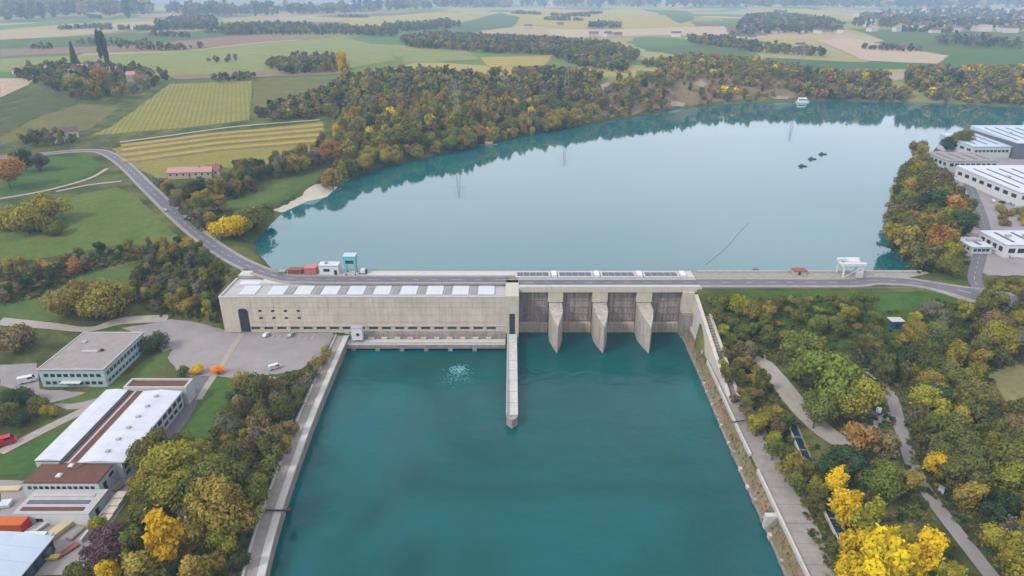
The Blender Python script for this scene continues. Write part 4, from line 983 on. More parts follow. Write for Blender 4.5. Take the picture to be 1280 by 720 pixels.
# ------------------------------------------------------------------ buildings on the peninsula
def shed_block(name, label, x0, x1, y0, y1, z0, zt, m_w, m_r, bands=(), nwin=8, nside=5, rise=.0, group=None, par=.5):
    t = thing(name, label, 'building', ((x0 + x1) / 2, (y0 + y1) / 2, z0), group=group)
    b = [(z0 + a, z0 + c) for a, c in bands]
    facade(t, (x0, y0), (x1, y0), z0 - 1, zt, rows_of(nwin, x1 - x0, (x1 - x0) / nwin * .72, b) if b else [], m_w, m_glass, .35)
    facade(t, (x0, y1), (x0, y0), z0 - 1, zt, rows_of(nside, y1 - y0, (y1 - y0) / nside * .6, b) if b else [], m_w, m_glass, .35)
    facade(t, (x1, y0), (x1, y1), z0 - 1, zt, [], m_w, m_glass); facade(t, (x1, y1), (x0, y1), z0 - 1, zt, [], m_w, m_glass)
    n = max(3, int((x1 - x0) / 6))
    for k in range(n):
        a, c = x0 - .4 + (x1 - x0 + .8) * k / n, x0 - .4 + (x1 - x0 + .8) * (k + 1) / n - .08
        MB().prism([(a, y0 - .4), (c, y0 - .4), (c, y1 + .4), (a, y1 + .4)], zt + .003, [zt + .4, zt + .4, zt + .4 + rise, zt + .4 + rise]).build('roof_sheet', m_r, t)
    for k in range(int((x1 - x0) / 9)):
        a = x0 + 5 + 9 * k; ya, yb = y0 + (y1 - y0) * .15, y0 + (y1 - y0) * .85; q0, q1 = zt + .42 + rise * .15, zt + .42 + rise * .85
        MB().prism([(a, ya), (a + 1.5, ya), (a + 1.5, yb), (a, yb)], [q0 - .2, q0 - .2, q1 - .2, q1 - .2], [q0 + .2, q0 + .2, q1 + .2, q1 + .2]).build('roof_light', m_slot, t)
    for k in range(3): fbox('roof_unit', m_rlite, t, x0 + (x1 - x0) * (.2 + .25 * k), x0 + (x1 - x0) * (.2 + .25 * k) + 2.4, (y0 + y1) / 2, (y0 + y1) / 2 + 2, zt + .3 + rise * .5, zt + 1.7 + rise * .5)
    return t
shed_block('factory_hall', 'long low factory wing with a grey flat roof and dark window band on the peninsula', 326, 364, 505, 536, 24, 33.5, m_mint, m_rgrey, [(5.5, 8)], 9, 5)
shed_block('factory_hall', 'pale blue roofed hall between the peninsula trees and the reservoir', 374, 404.5, 552, 600, 24, 34.5, m_mint, m_rblue, [(6, 8)], 9, 5, 1.5)
shed_block('factory_hall', 'tall pale blue roofed hall with a dark gable on the peninsula', 406, 470, 548, 610, 24, 38, m_slot, m_rblue, [], 9, 5, 3)
shed_block('factory_hall', 'wide white-roofed factory hall with a row of windows beside the access road', 322, 392, 420, 488, 24, 33, m_white, m_rwhite, [(4.5, 7)], 16, 8, 1.2)
shed_block('factory_hall', 'narrow grey link building behind the white-roofed factory hall', 345, 402, 490, 503, 24, 30, m_mint, m_rlite, [(3, 5)], 10, 3)
shed_block('gatehouse', 'white gatehouse with a broad flat roof by the hedge at the road junction', 254, 290, 330, 352, 24, 30.5, m_white, m_rwhite, [(2, 4.6)], 7, 4)
shed_block('gatehouse', 'small low white pavilion between the gatehouse and the access road', 240, 251, 335, 350, 24, 27.5, m_mint, m_rwhite, [(1, 2.6)], 4, 4)

# ------------------------------------------------------------------ houses
def house(px, py, w_, d_, h_, rz, m_w, m_r, label, group=None, near=False, name='house', xy=None):
    x, y = xy if xy else at(px, py); z = float(hm(x, y))
    t = thing(name, label, 'house', (x, y, z), rz, group)
    fbox('wall', m_w, t, -w_ / 2, w_ / 2, -d_ / 2, d_ / 2, -1.5, h_, world=False)
    o, rh = .5, d_ * .32
    rf = MB().add([(-w_ / 2 - o, -d_ / 2 - o, h_ - .1), (w_ / 2 + o, -d_ / 2 - o, h_ - .1), (w_ / 2 + o, d_ / 2 + o, h_ - .1), (-w_ / 2 - o, d_ / 2 + o, h_ - .1), (-w_ / 2 - o * .5, 0, h_ + rh), (w_ / 2 + o * .5, 0, h_ + rh)],
             [(0, 1, 5, 4), (2, 3, 4, 5), (0, 4, 3), (1, 2, 5), (3, 2, 1, 0)]).build('roof', m_r, t, world=False)
    if near:
        for k in range(max(2, int(w_ / 4))):
            xx = -w_ / 2 + w_ * (k + .5) / max(2, int(w_ / 4))
            fbox('window', m_glass, t, xx - .6, xx + .6, -d_ / 2 - .04, -d_ / 2 - .004, h_ * .45, h_ * .45 + 1.4, world=False)
        fbox('door', m_wood, t, -.5, .5, -d_ / 2 - .05, -d_ / 2 - .004, 0, 2.1, world=False)
    fbox('chimney', m_conc2, rf, w_ * .2, w_ * .2 + .9, -.9, 0, h_, h_ + rh + 1.1, world=False)
    return t
house(240, 221, 30, 9, 4.5, .12, m_plaster2, m_tilep, 'long low farmhouse with a pale pink tiled roof below the striped vineyard', near=True)
house(268, 219, 10, 9, 5.0, .12, m_plaster2, m_tile, 'small red-tiled barn attached beside the long pink-roofed farmhouse', near=True, name='barn')
house(88, 172, 13, 10, 6, .5, m_plaster, m_tile2, 'white house with a dark tiled roof at the road bend', near=True)
house(72, 178, 9, 8, 5, -.2, m_plaster, m_tile2, 'small grey house among trees at the road bend', near=True)
house(168, 101, 15, 11, 8, .4, m_plaster, m_tilep, 'bright white house with a pale roof at the edge of the hamlet', near=True)
HAM = [(26, 92, 0), (40, 90, 1), (58, 92, 2), (66, 90, 0), (78, 89, 1), (105, 90, 2), (118, 92, 0), (125, 88, 1), (133, 90, 1), (88, 95, 2), (48, 95, 0), (112, 86, 1), (146, 91, 2), (178, 104, 1)]
for k, (a, b, c) in enumerate(HAM):
    house(a, b, R.uniform(12, 20), R.uniform(9, 12), R.uniform(5, 7.5), R.uniform(-.5, .5), [m_plaster, m_plaster2, m_plaster][c], [m_tile, m_tile2, m_tilep][c],
          'hamlet house with a ' + ['red tiled', 'dark tiled', 'pale pink'][c] + ' roof among the trees above the vineyard', 'hamlet houses above the vineyard with ' + ['red', 'dark', 'pale'][c] + ' roofs')
for (a, b) in ((545, 33), (562, 34), (700, 32), (660, 36), (754, 31), (770, 32), (742, 46), (760, 46), (772, 47), (845, 46), (650, 16), (686, 8), (768, 6)):
    house(a, b, R.uniform(16, 26), R.uniform(12, 16), R.uniform(6, 9), R.uniform(-.6, .6), R.choice([m_plaster, m_plaster2]), m_tile2, 'lone far farmhouse with a dark roof among the fields of the plain', 'far farmhouses on the plain', name='farmhouse')
for k in range(24):
    a, b = R.uniform(925, 1052), R.uniform(27, 43)
    house(a, b, R.uniform(14, 22), R.uniform(11, 15), R.uniform(6, 9), R.uniform(-.6, .6), R.choice([m_plaster, m_plaster2]), m_tile2, 'village house in the tree-filled village before the tan field', 'houses of the tree-filled village')
for k in range(70):
    a, b = R.uniform(1060, 1285), R.uniform(12, 42)
    house(a, b, R.uniform(16, 34), R.uniform(12, 20), R.uniform(7, 14), R.uniform(-.5, .5), m_plaster, [m_tile2, m_tilep, m_rlite][k % 3], ('dark', 'pale pink', 'light grey')[k % 3] + ' roofed house in the spread-out town beyond the green fields', 'far town houses with ' + ('dark', 'pink', 'grey')[k % 3] + ' roofs', name='town_house')
for (a, b) in ((940, 50), (926, 49), (1000, 60)):
    house(a, b, 18, 12, 7, .2, m_plaster, m_tile2, 'white farmhouse among the tree rows above the bluff', 'farmhouses above the bluff', name='farmhouse')

# ------------------------------------------------------------------ cars
def wheel_at(o, p): o.location = p; return o
def make_car(m_body, label, group=None, van=False):
    c = thing('parked_van' if van else 'parked_car', label, 'van' if van else 'car', group=group)
    if van: prof = [(-2.5, .35), (2.45, .35), (2.5, .95), (2.05, 1.25), (1.5, 2.1), (-2.4, 2.15), (-2.5, 1.9)]
    else: prof = [(-2.15, .32), (2.1, .32), (2.18, .72), (1.95, .88), (1.0, .98), (.35, 1.46), (-1.2, 1.48), (-1.95, 1.02), (-2.15, .9)]
    w_ = .86; n = len(prof)
    MB().add([(x, -w_, z) for x, z in prof] + [(x, w_, z) for x, z in prof], [tuple(range(n)), tuple(range(2 * n - 1, n - 1, -1))] + [(k, n + k, n + (k + 1) % n, (k + 1) % n) for k in range(n)]).build('body', m_body, c, world=False)
    g = [(1.0, 1.05), (.35, 1.42), (-1.15, 1.43), (-1.75, 1.05)] if not van else [(1.95, 1.35), (1.5, 2.0), (.2, 2.0), (.2, 1.35)]
    for s_ in (-1, 1): MB().add([(x * .94, s_ * (w_ + .012), z) for x, z in g], [(0, 1, 2, 3) if s_ > 0 else (3, 2, 1, 0)]).build('side_window', m_glass, c, world=False)
    a, b = (prof[4], prof[5]) if not van else (prof[3], prof[4])
    MB().add([(a[0] + .02, -.72, a[1] + .05), (a[0] + .02, .72, a[1] + .05), (b[0] + .03, .66, b[1] - .02), (b[0] + .03, -.66, b[1] - .02)], [(0, 1, 2, 3)]).build('windscreen', m_glass, c, world=False)
    for x in (-1.35, 1.35):
        for s_ in (-1, 1): MB().tube((0, 0, 0), (0, s_ * .012, 0), .2, n=10).build('rim', m_steel, wheel_at(MB().tube((0, -.11, 0), (0, .11, 0), .33, n=12).build('wheel', m_tyre, c, world=False), (x, s_ * .79, .33)), world=False).location = (0, s_ * .112, 0)
    for s_ in (-.6, .6): fbox('headlight', m_white, c, prof[2][0] - .06, prof[2][0] + .02, s_ - .18, s_ + .18, .62, .76, world=False)
    return c
def put_car(m, px, py, rz, label, van=False, s_=1.0):
    c = make_car(m, label, van=van); x, y = at(px, py); c.location = (x, y, float(hm(x, y)) + .12); c.rotation_euler = (0, 0, rz); c.scale = (s_,) * 3; return c
m_silver = mat('silver_paint', S(180, 184, 190), .35, .03, .5, metal=.2); m_navy = mat('navy_paint', S(46, 54, 74), .35, .05, .5)
put_car(m_white, 287, 413, 1.2, 'white car parked before the powerhouse machine door, outer of the pair')
put_car(m_silver, 294, 413, 1.2, 'silver car parked before the powerhouse machine door, inner of the pair')
put_car(m_white, 333, 420, 1.4, 'white car parked under the small square powerhouse windows')
put_car(m_silver, 364, 420, 1.4, 'silver car parked against the powerhouse wall beyond the white one')
put_car(m_white, 344, 461, .6, 'white van parked by the bushes at the corner of the yard', van=True)
put_car(m_white, 338, 476, .5, 'white car half hidden by bushes below the yard')
put_car(m_white, 35, 478, .5, 'white van parked beside the pale teal office block', van=True, s_=1.3)
put_car(m_red, 6, 556, .6, 'bright red van parked beside the lawn strip', van=True, s_=1.5)
put_car(m_navy, 1093, 521, 1.0, 'dark blue car parked on the gravel turning place')
put_car(m_silver, 1176, 614, .9, 'silver car parked under trees beside the narrow lane')
put_car(m_silver, 206, 264, 2.3, 'silver car driving down the road towards the dam')
put_car(m_white, 1098, 515, 1.0, 'white car parked beside the dark blue one on the gravel')
put_car(m_white, 321, 263, .3, 'small white van on the grass by the beach', van=True)
for k in range(9):
    tag(fbox('bay_line', m_paint, None, -116 + 3.1 * k, -115.88 + 3.1 * k, 274.6, 279.6, 5.07, 5.10), kind='structure')
for k, (a, b) in enumerate([(1262, 322), (1270, 321), (1278, 320), (1236, 316), (1240, 252), (1252, 254), (1264, 256), (1200, 208)]):
    c = put_car([m_silver, m_white, m_navy][k % 3], a, b, 1.5 + .1 * (k % 2), ['silver', 'white', 'navy blue'][k % 3] + ' car parked among the factory buildings, ' + ['outer of the gatehouse row', 'middle of the gatehouse row', 'inner of the gatehouse row', 'on the access road verge', 'first below the white-roofed hall', 'second below the white-roofed hall', 'third below the white-roofed hall', 'beside the grey flat-roofed wing'][k])
# pale gravel drive across the yard and kerb stones
path([(248, 500), (262, 478), (278, 456), (290, 436), (303, 417)], 1.3, m_gravel, .16)

# ------------------------------------------------------------------ street lamps and pylons
lamp = thing('street_lamp', 'slim grey street lamp beside the curving road to the dam', 'street lamp', group='street lamps along the curving road')
MB().tube((0, 0, 0), (0, 0, 7.5), .11, .07).build('post', m_steel, lamp, world=False); MB().tube((0, 0, 7.5), (1.3, 0, 7.8), .05).build('arm', m_steel, lamp, world=False)
fbox('lamp_head', m_rlite, lamp, 1.1, 1.9, -.16, .16, 7.72, 7.9, world=False)
for i, k in enumerate(range(70, len(lr) - 10, 14)):
    a, b = lr[k], lr[k + 1]; d = (b - a) / np.linalg.norm(b - a); n = np.array([d[1], -d[0]]); p = a + n * 5.4
    c = lamp if i == 0 else copy_tree(lamp); c.location = (p[0], p[1], float(hm(*p))); c.rotation_euler = (0, 0, math.atan2(-n[1], -n[0]))
def pylon(x, y, h_, label):
    z = float(hm(x, y)) - .3; t = thing('power_pylon', label, 'pylon', (x, y, z))
    mb = MB(); r_ = lambda q: 3.2 * (1 - q) + .35 * q
    N = 9
    for k in range(N):
        q0, q1 = k / N, (k + 1) / N; a, b = r_(q0), r_(q1)
        for s_ in ((-1, -1), (1, -1), (1, 1), (-1, 1)): mb.tube((s_[0] * a, s_[1] * a, h_ * q0), (s_[0] * b, s_[1] * b, h_ * q1), .14, n=4)
        for (u, v) in (((-1, -1), (1, -1)), ((1, -1), (1, 1)), ((1, 1), (-1, 1)), ((-1, 1), (-1, -1))): mb.tube((u[0] * a, u[1] * a, h_ * q0), (v[0] * b, v[1] * b, h_ * q1), .09, n=4)
    mb.build('lattice_mast', m_steel, t, world=False)
    for q, w_ in ((.72, 7.5), (.84, 6), (.95, 4.5)):
        MB().tube((-w_, 0, h_ * q), (w_, 0, h_ * q), .14, n=4).tube((-w_, 0, h_ * q), (0, 0, h_ * q + 1.6), .1, n=4).tube((w_, 0, h_ * q), (0, 0, h_ * q + 1.6), .1, n=4).build('cross_arm', m_steel, t, world=False)
pylon(-52, 650, 40, 'steel lattice power pylon rising from the bank wood beyond the boathouse')
pylon(62, 800, 40, 'steel lattice power pylon standing in the bank wood behind the scree')
pylon(395, 975, 42, 'steel lattice power pylon on the bluff above the white boat')

# ------------------------------------------------------------------ trees
def crown_arrays(R0, H, zc, n, leaf, seed, shape='round', flat=.62):
    g = np.random.default_rng(seed)
    if shape == 'conifer':
        t = g.random(n) ** .7; zz = zc + H * (t - .0); rr = R0 * (1 - t * .96) * (.55 + .45 * np.sqrt(g.random(n))) * (.82 + .18 * np.sin(t * 46)); an = g.random(n) * 6.283
        co = np.stack([rr * np.cos(an), rr * np.sin(an), zz], 1); nr = np.stack([np.cos(an), np.sin(an), np.full(n, .6)], 1); lob = np.ones(n)
    else:
        nl = 17 if shape != 'poplar' else 12
        c = g.normal(size=(nl, 3)); c /= np.linalg.norm(c, axis=1)[:, None]; c *= (g.random(nl) ** .45)[:, None] * .82
        if shape == 'bush': c[:, 2] = np.abs(c[:, 2])
        lr_ = g.uniform(.18, .5, nl); ls = g.uniform(.84, 1.16, nl)
        k = g.choice(nl, n, p=lr_ ** 2 / (lr_ ** 2).sum())
        d = g.normal(size=(n, 3)); d[:, 2] += .35; d /= np.linalg.norm(d, axis=1)[:, None]
        u = c[k] + d * (lr_[k] * np.where(g.random(n) < .14, g.uniform(1.0, 1.38, n), g.uniform(.66, 1.08, n)))[:, None]
        co = u * np.array([R0, R0, H / 2]); co[:, 2] += zc; nr = d; lob = ls[k]
        if shape == 'bush': co[:, 2] = np.abs(co[:, 2] - .1) + .1
    nr = nr + g.normal(size=(n, 3)) * .42; nr /= np.linalg.norm(nr, axis=1)[:, None]
    a = np.cross(nr, g.normal(size=(n, 3))); a /= np.linalg.norm(a, axis=1)[:, None]; b = np.cross(nr, a)
    s_ = leaf * g.uniform(.6, 1.35, n)[:, None]; a = a * s_; b = b * s_ * flat
    v = np.stack([co - a - b * .5, co + a * .2 - b, co + a, co - a * .1 + b], 1).reshape(-1, 3)
    sh = lob * g.uniform(.86, 1.14, n); hue = g.normal(0, .04, (n, 3)); tint = np.clip(sh[:, None] * (1 + hue), .3, 1.8)
    return v, tint
def crown_mesh(name, *a, **k):
    v, tint = crown_arrays(*a, **k); n = len(v) // 4
    me = bpy.data.meshes.new(name); np_mesh(me, v, np.arange(4 * n).reshape(n, 4))
    at_ = me.attributes.new('tint', 'FLOAT_COLOR', 'FACE'); at_.data.foreach_set('color', np.concatenate([tint, np.ones((n, 1))], 1).astype(np.float32).ravel())
    me.materials.append(mat_leaf); return me
def trunk_mesh(name, h_, r_, limbs, R0, H, zc, seed):
    g = random.Random(seed); mb = MB(); bend = (g.uniform(-.3, .3), g.uniform(-.3, .3))
    top = (bend[0] * 2, bend[1] * 2, zc + H * .2)
    mb.tube((0, 0, -.8), (bend[0], bend[1], h_ * .55), r_ * 1.25, r_ * .8, 7).tube((bend[0], bend[1], h_ * .55), top, r_ * .8, r_ * .2, 6)
    for k in range(limbs):
        an = 6.283 * k / limbs + g.uniform(-.4, .4); z0 = zc - H * .38 + H * .4 * g.random(); q = g.uniform(.5, .92)
        p = (bend[0], bend[1], max(.6, z0 - H * .08)); e = (R0 * q * math.cos(an), R0 * q * math.sin(an), z0 + H * g.uniform(.12, .3))
        mb.tube(p, e, r_ * .45, r_ * .1, 5)
        for j in range(2):
            f = (e[0] + g.uniform(-1.2, 1.2), e[1] + g.uniform(-1.2, 1.2), e[2] + g.uniform(.2, 1.4)); m_ = tuple(p[i] * .45 + e[i] * .55 for i in range(3)); mb.tube(m_, f, r_ * .18, r_ * .05, 4)
    return mb.mesh(name, m_bark)
# name: (crown mesh, trunk mesh, crown radius, crown centre height, total height)
KIND = {}
def kind(k, R0, H, zc, n, leaf, seed, shape='round', limbs=6):
    KIND[k] = (crown_mesh('crown', R0, H, zc, n, leaf, seed, shape), trunk_mesh('trunk', zc, .28, limbs, R0, H, zc, seed), R0, zc, zc + H / 2)
for s_ in range(5): kind('round%d' % s_, 4.6, 9.4, 7.2, 2300, .46, 20 + s_)
for s_ in range(2): kind('tall%d' % s_, 3.5, 12.0, 8.4, 2100, .45, 30 + s_)
for s_ in range(3): kind('sparse%d' % s_, 4.3, 9.0, 7.0, 900, .40, 40 + s_, limbs=11)
for s_ in range(3): kind('bush%d' % s_, 2.6, 4.6, 1.3, 800, .36, 50 + s_, 'bush', 4)
for s_ in range(3): kind('dome%d' % s_, 6.0, 11.5, 2.2, 3600, .40, 150 + s_, 'bush', 5)
for s_ in range(4): kind('big%d' % s_, 7.2, 13, 9.6, 4800, .48, 160 + s_, limbs=8)
kind('conifer', 3.0, 13, 1.5, 1900, .55, 60, 'conifer', 0)
kind('poplar', 2.5, 22, 12.5, 2100, .6, 61, 'poplar', 5)
def T(r, g, b): c = S(r, g, b); return tuple(v / ALBEDO * 1.0 for v in c[:3]) + (1,)
PAL = {  # leaf colours
 'olive green': T(102, 104, 54), 'yellow green': T(136, 132, 50), 'golden yellow': T(204, 174, 34), 'ochre': T(142, 128, 58), 'rusty orange': T(158, 118, 62),
 'tawny brown': T(122, 108, 74), 'grey brown': T(112, 108, 86), 'dark green': T(64, 80, 50), 'fresh green': T(106, 116, 52), 'purple brown': T(104, 80, 80), 'bright orange': T(226, 146, 34)}
def jitter(c, g): k = g.uniform(.84, 1.18); return tuple(min(1, max(0, v * k * g.uniform(.94, 1.06))) for v in c[:3]) + (1,)
NTREE = [0]
PLACED = []
def plant(kd, x, y, sc, colour, label, group=None, name=None, hs=1.0, cat=None, g=R):
    me_c, me_t, R0, zc, ht = KIND[kd]; z = float(hm(x, y))
    bush = kd.startswith(('bush', 'dome'))
    t = thing(name or ('bush' if bush else 'conifer_tree' if kd == 'conifer' else 'poplar_tree' if kd == 'poplar' else 'sparse_tree' if kd.startswith('sparse') else 'slender_tree' if kd.startswith('tall') else 'broadleaf_tree'), label, cat or ('bush' if bush else 'tree'), (x, y, z), g.uniform(0, 6.28), group)
    t.scale = (sc, sc * g.uniform(.9, 1.1), sc * hs)
    a = bpy.data.objects.new('crown', me_c); COL.objects.link(a); a.parent = t; a.color = jitter(PAL[colour], g)
    b = bpy.data.objects.new('trunk', me_t); COL.objects.link(b); b.parent = t
    NTREE[0] += 1; PLACED.append((x, y, R0 * sc)); return t
# sight lines that the photograph leaves open (roofs, roads, paths, water)
KEEP = [[(855, 366), (884, 450), (915, 520), (960, 600), (1042, 719), (990, 719), (900, 545), (846, 415)],
        [(940, 442), (975, 455), (1012, 500), (1060, 535), (1058, 556), (1018, 556), (985, 512)], [(1098, 492), (1126, 495), (1140, 575), (1126, 582), (1116, 520)], [(1150, 612), (1172, 622), (1250, 719), (1212, 719)],
        [(438, 428), (420, 430), (385, 505), (345, 600), (305, 719), (355, 719), (400, 560)], [(150, 405), (285, 408), (410, 420), (386, 452), (345, 470), (250, 472), (198, 440)],
        [(44, 458), (105, 412), (178, 414), (177, 442), (136, 490), (50, 486)], [(40, 570), (150, 484), (170, 472), (236, 474), (236, 502), (165, 590), (160, 645), (40, 655)], [(0, 600), (118, 600), (118, 690), (50, 719), (0, 719)],
        [(98, 186), (140, 188), (240, 280), (330, 340), (300, 340), (190, 262)], [(0, 198), (112, 196), (127, 208), (60, 240), (0, 250)], [(60, 252), (150, 235), (215, 292), (110, 302), (95, 290), (120, 270)],
        [(8, 392), (70, 362), (110, 345), (70, 400)], [(236, 262), (330, 238), (398, 222), (400, 232), (345, 260)], [(340, 260), (400, 230), (420, 240), (352, 264)], [(265, 475), (292, 476), (262, 540), (235, 555)],
        [(280, 345), (640, 345), (640, 440), (280, 412)], [(1205, 225), (1225, 222), (1245, 300), (1222, 345), (1212, 330), (1228, 290)], [(880, 340), (1235, 345), (1240, 376), (1170, 366), (880, 362)], [(1160, 170), (1280, 155), (1280, 250), (1225, 250), (1160, 200)],
        [(1100, 368), (1168, 372), (1150, 388), (1100, 386)], [(1106, 390), (1132, 390), (1132, 412), (1106, 412)], [(1238, 468), (1262, 455), (1290, 456), (1290, 505), (1252, 498)], [(1210, 285), (1285, 290), (1285, 338), (1215, 334)],
        [(205, 212), (285, 206), (285, 222), (205, 226)], [(120, 165), (215, 105), (312, 103), (310, 148), (200, 160)], [(150, 188), (395, 156), (400, 175), (250, 205), (200, 212)], [(985, 530), (998, 530), (1014, 570), (1004, 578)], [(1028, 638), (1040, 632), (1060, 668), (1050, 680)], [(0, 560), (90, 515), (130, 500), (136, 508), (75, 560), (40, 590), (0, 590)]]
def clear(x, y, z0, kd, sc, hs=1.0):
    R0, zc = KIND[kd][2] * sc * .8, KIND[kd][3] * sc * hs; hh = KIND[kd][4] * sc * hs
    pts = [proj(x, y, z0 + zc), proj(x - R0, y, z0 + zc), proj(x + R0, y, z0 + zc), proj(x, y, z0 + hh * .92), proj(x, y, z0 + .5)]
    xs = np.array([p[0] for p in pts]); ys_ = np.array([p[1] for p in pts])
    return not any(inside(k, xs, ys_).any() for k in KEEP)
LAND = [(n_, *(at(a, b))) for n_, a, b in [('dry clearing', 1262, 480), ('gravel turning place', 1105, 520), ('blue hut', 1118, 408), ('road junction', 1230, 375), ('lane bend', 1150, 605), ('fish pass', 1020, 600),
        ('wing wall foot', 905, 500), ('water gauge pole', 345, 665), ('yard corner', 345, 465), ('annex stair', 160, 660), ('lawn strip', 255, 540), ('river path end', 190, 700), ('machine door', 285, 400), ('curving road', 240, 290),
        ('big ochre bushes', 125, 385), ('meadow trees', 50, 300), ('beach', 380, 245), ('golden shore clump', 286, 300), ('long farmhouse', 240, 222), ('pink barn end', 285, 220), ('portal gantry', 1065, 345), ('factory wing', 1165, 205),
        ('gatehouse', 1250, 340), ('access road', 1215, 260), ('crest road', 960, 366), ('gravel path top', 945, 446), ('weir abutment', 885, 385), ('shore point', 1118, 300), ('white van yard', 380, 450), ('lane foot', 1230, 710), ('slope top', 210, 318), ('hedge end', 20, 360), ('promenade slabs', 985, 590), ('boathouse', 611, 175), ('beach point', 425, 225), ('shore bend', 500, 200), ('first pylon', 570, 185), ('bare bank', 700, 158)]]
def landmark(x, y): return min(LAND, key=lambda l: (l[1] - x) ** 2 + (l[2] - y) ** 2)[0]
def wchoice(g, d): return g.choices(list(d), list(d.values()))[0]
def scatter(px, gap, colours, kinds, s0, s1, phrase, seed, maxn=400, occ=True):
    g = random.Random(seed); poly = W(px); xs = [p[0] for p in poly]; ys_ = [p[1] for p in poly]; got = []; tries = 0
    while tries < 4000 and len(got) < maxn:
        tries += 1; x, y = g.uniform(min(xs), max(xs)), g.uniform(min(ys_), max(ys_))
        if not inside(poly, np.array([x]), np.array([y]))[0]: continue
        if any((x - a) ** 2 + (y - b) ** 2 < gap * gap for a, b, _ in PLACED[-700:]): continue
        kd = wchoice(g, kinds); sc = g.uniform(s0, s1)
        if occ and not clear(x, y, float(hm(x, y)), kd, sc): continue
        col = wchoice(g, colours); got.append(1)
        adj = 'low ' if kd.startswith('bush') else 'thinning ' if kd.startswith('sparse') else 'slender ' if kd.startswith('tall') else 'round-crowned '
        size = 'small ' if sc < s0 + (s1 - s0) * .35 else 'large ' if sc > s0 + (s1 - s0) * .7 else ''
        lab = size + adj.replace('low ', '') + col + (' bush ' if kd.startswith('bush') else ' tree ') + phrase + ' near the ' + landmark(x, y)
        if len(lab.replace('-', ' ').split()) > 16: lab = lab.replace(size, '', 1) if size else lab
        if len(lab.replace('-', ' ').split()) > 16: lab = lab.replace(adj, '', 1)
        plant(kd, x, y, sc, col, lab, lab, g=g)
    return len(got)
def spot(cx, cy, rpx, kd, colour, label, hs=1.0, group=None, z=None):
    """one tree whose crown is about rpx pixels in radius with its middle on the sight line (cx, cy)"""
    x, y = at(cx, cy + rpx * .5)
    if kd.startswith('bush'): kd = 'dome' + kd[-1]
    elif kd.startswith('round') and rpx * math.hypot(y, CAM_H) / FPX > 6.2: kd = 'big%d' % (int(kd[-1]) % 4)
    R0, zc = KIND[kd][2], KIND[kd][3]
    for _ in range(4):
        d = math.hypot(y, CAM_H - 8); sc = rpx * d / FPX / R0; zz = float(hm(x, y)); p = proj(x, y, zz + zc * sc * hs); x, y = at(cx, cy + rpx * .5 + (cy - p[1]) * 0) if False else (x, y)
        # slide along the ground until the crown centre meets the sight line
        dd = ray(cx, cy); t = (zz + zc * sc * hs - CAM_H) / dd[2]; x, y = dd[0] * t, dd[1] * t
    return plant(kd, x, y, sc, colour, label, group, hs=hs)
def stand(px, py, rpx, kd, colour, label):
    x, y = at(px, py); sc = rpx * math.hypot(y, CAM_H) / FPX / KIND[kd][2]; return plant(kd, x, y, sc, colour, label)
RND = {'round0': 1, 'round1': 1, 'round2': 1, 'round3': 1, 'round4': 1, 'tall0': .4, 'tall1': .4}
MIXR = dict(RND, sparse0=.6, sparse1=.6, sparse2=.5)
SPR = {'sparse0': 1, 'sparse1': 1, 'sparse2': 1, 'round1': .7, 'round3': .6}
BSH = {'bush0': 1, 'bush1': 1, 'bush2': 1}
NTH = ['first', 'second', 'third', 'fourth', 'fifth', 'sixth', 'seventh', 'eighth', 'ninth']
# --- trees one would point at
spot(60, 270, 26, 'bush0', 'yellow green', 'wide yellow-green clump standing on the mown meadow')
spot(36, 284, 25, 'bush1', 'ochre', 'ochre clump beside the yellow-green one on the mown meadow')
spot(8, 280, 20, 'bush2', 'yellow green', 'yellow-green clump at the dirt track end of the meadow group')
spot(72, 288, 13, 'bush1', 'olive green', 'low olive bush under the meadow trees')
spot(96, 382, 30, 'bush0', 'ochre', 'big ochre dome-shaped bush on the lower lawn')
spot(142, 380, 30, 'bush2', 'ochre', 'big ochre bush beside its twin above the office block')
spot(122, 388, 22, 'bush1', 'yellow green', 'yellow-green bush between the two big ochre bushes')
spot(28, 430, 28, 'bush1', 'tawny brown', 'big tawny brown bush beside the gravel path')
spot(192, 432, 16, 'bush2', 'dark green', 'dark green bush at the corner of the office block')
spot(272, 464, 8, 'bush0', 'bright orange', 'small bright orange round tree at the edge of the yard')
spot(247, 463, 9, 'bush1', 'golden yellow', 'small golden bush next to the bright orange round tree')
spot(228, 466, 8, 'bush2', 'olive green', 'small olive bush behind the brown-roofed end block')
spot(300, 476, 12, 'sparse0', 'ochre', 'thin ochre tree between the yard and the lawn strip')
spot(6, 212, 18, 'round3', 'rusty orange', 'rusty orange round tree beside the bright green meadow')
spot(28, 196, 14, 'round1', 'dark green', 'dark green tree behind the rusty orange one')
spot(46, 200, 11, 'round4', 'grey brown', 'grey-brown tree between the road bend and the green meadow')
spot(284, 290, 20, 'bush0', 'golden yellow', 'low wide golden clump at the reservoir edge beside the road')
spot(298, 286, 17, 'bush1', 'yellow green', 'yellow-green clump beside the golden one at the reservoir edge')
spot(316, 277, 20, 'bush2', 'olive green', 'wide olive clump leaning over the reservoir behind the golden one')
spot(328, 268, 12, 'bush0', 'dark green', 'dark bush at the water by the small beach')
spot(98, 106, 14, 'round2', 'ochre', 'tall ochre tree in the middle of the hamlet')
stand(134, 88, 5, 'poplar', 'dark green', 'tall dark poplar rising above the hamlet roofs')
stand(96, 88, 6.5, 'conifer', 'dark green', 'blue-green conifer above the hamlet roofs')
spot(126, 94, 10, 'round1', 'rusty orange', 'orange tree among the hamlet roofs')
spot(428, 84, 9, 'tall0', 'golden yellow', 'tall golden tree at the edge of the bank wood')
spot(415, 205, 15, 'round4', 'rusty orange', 'rusty orange tree at the point beside the beach')
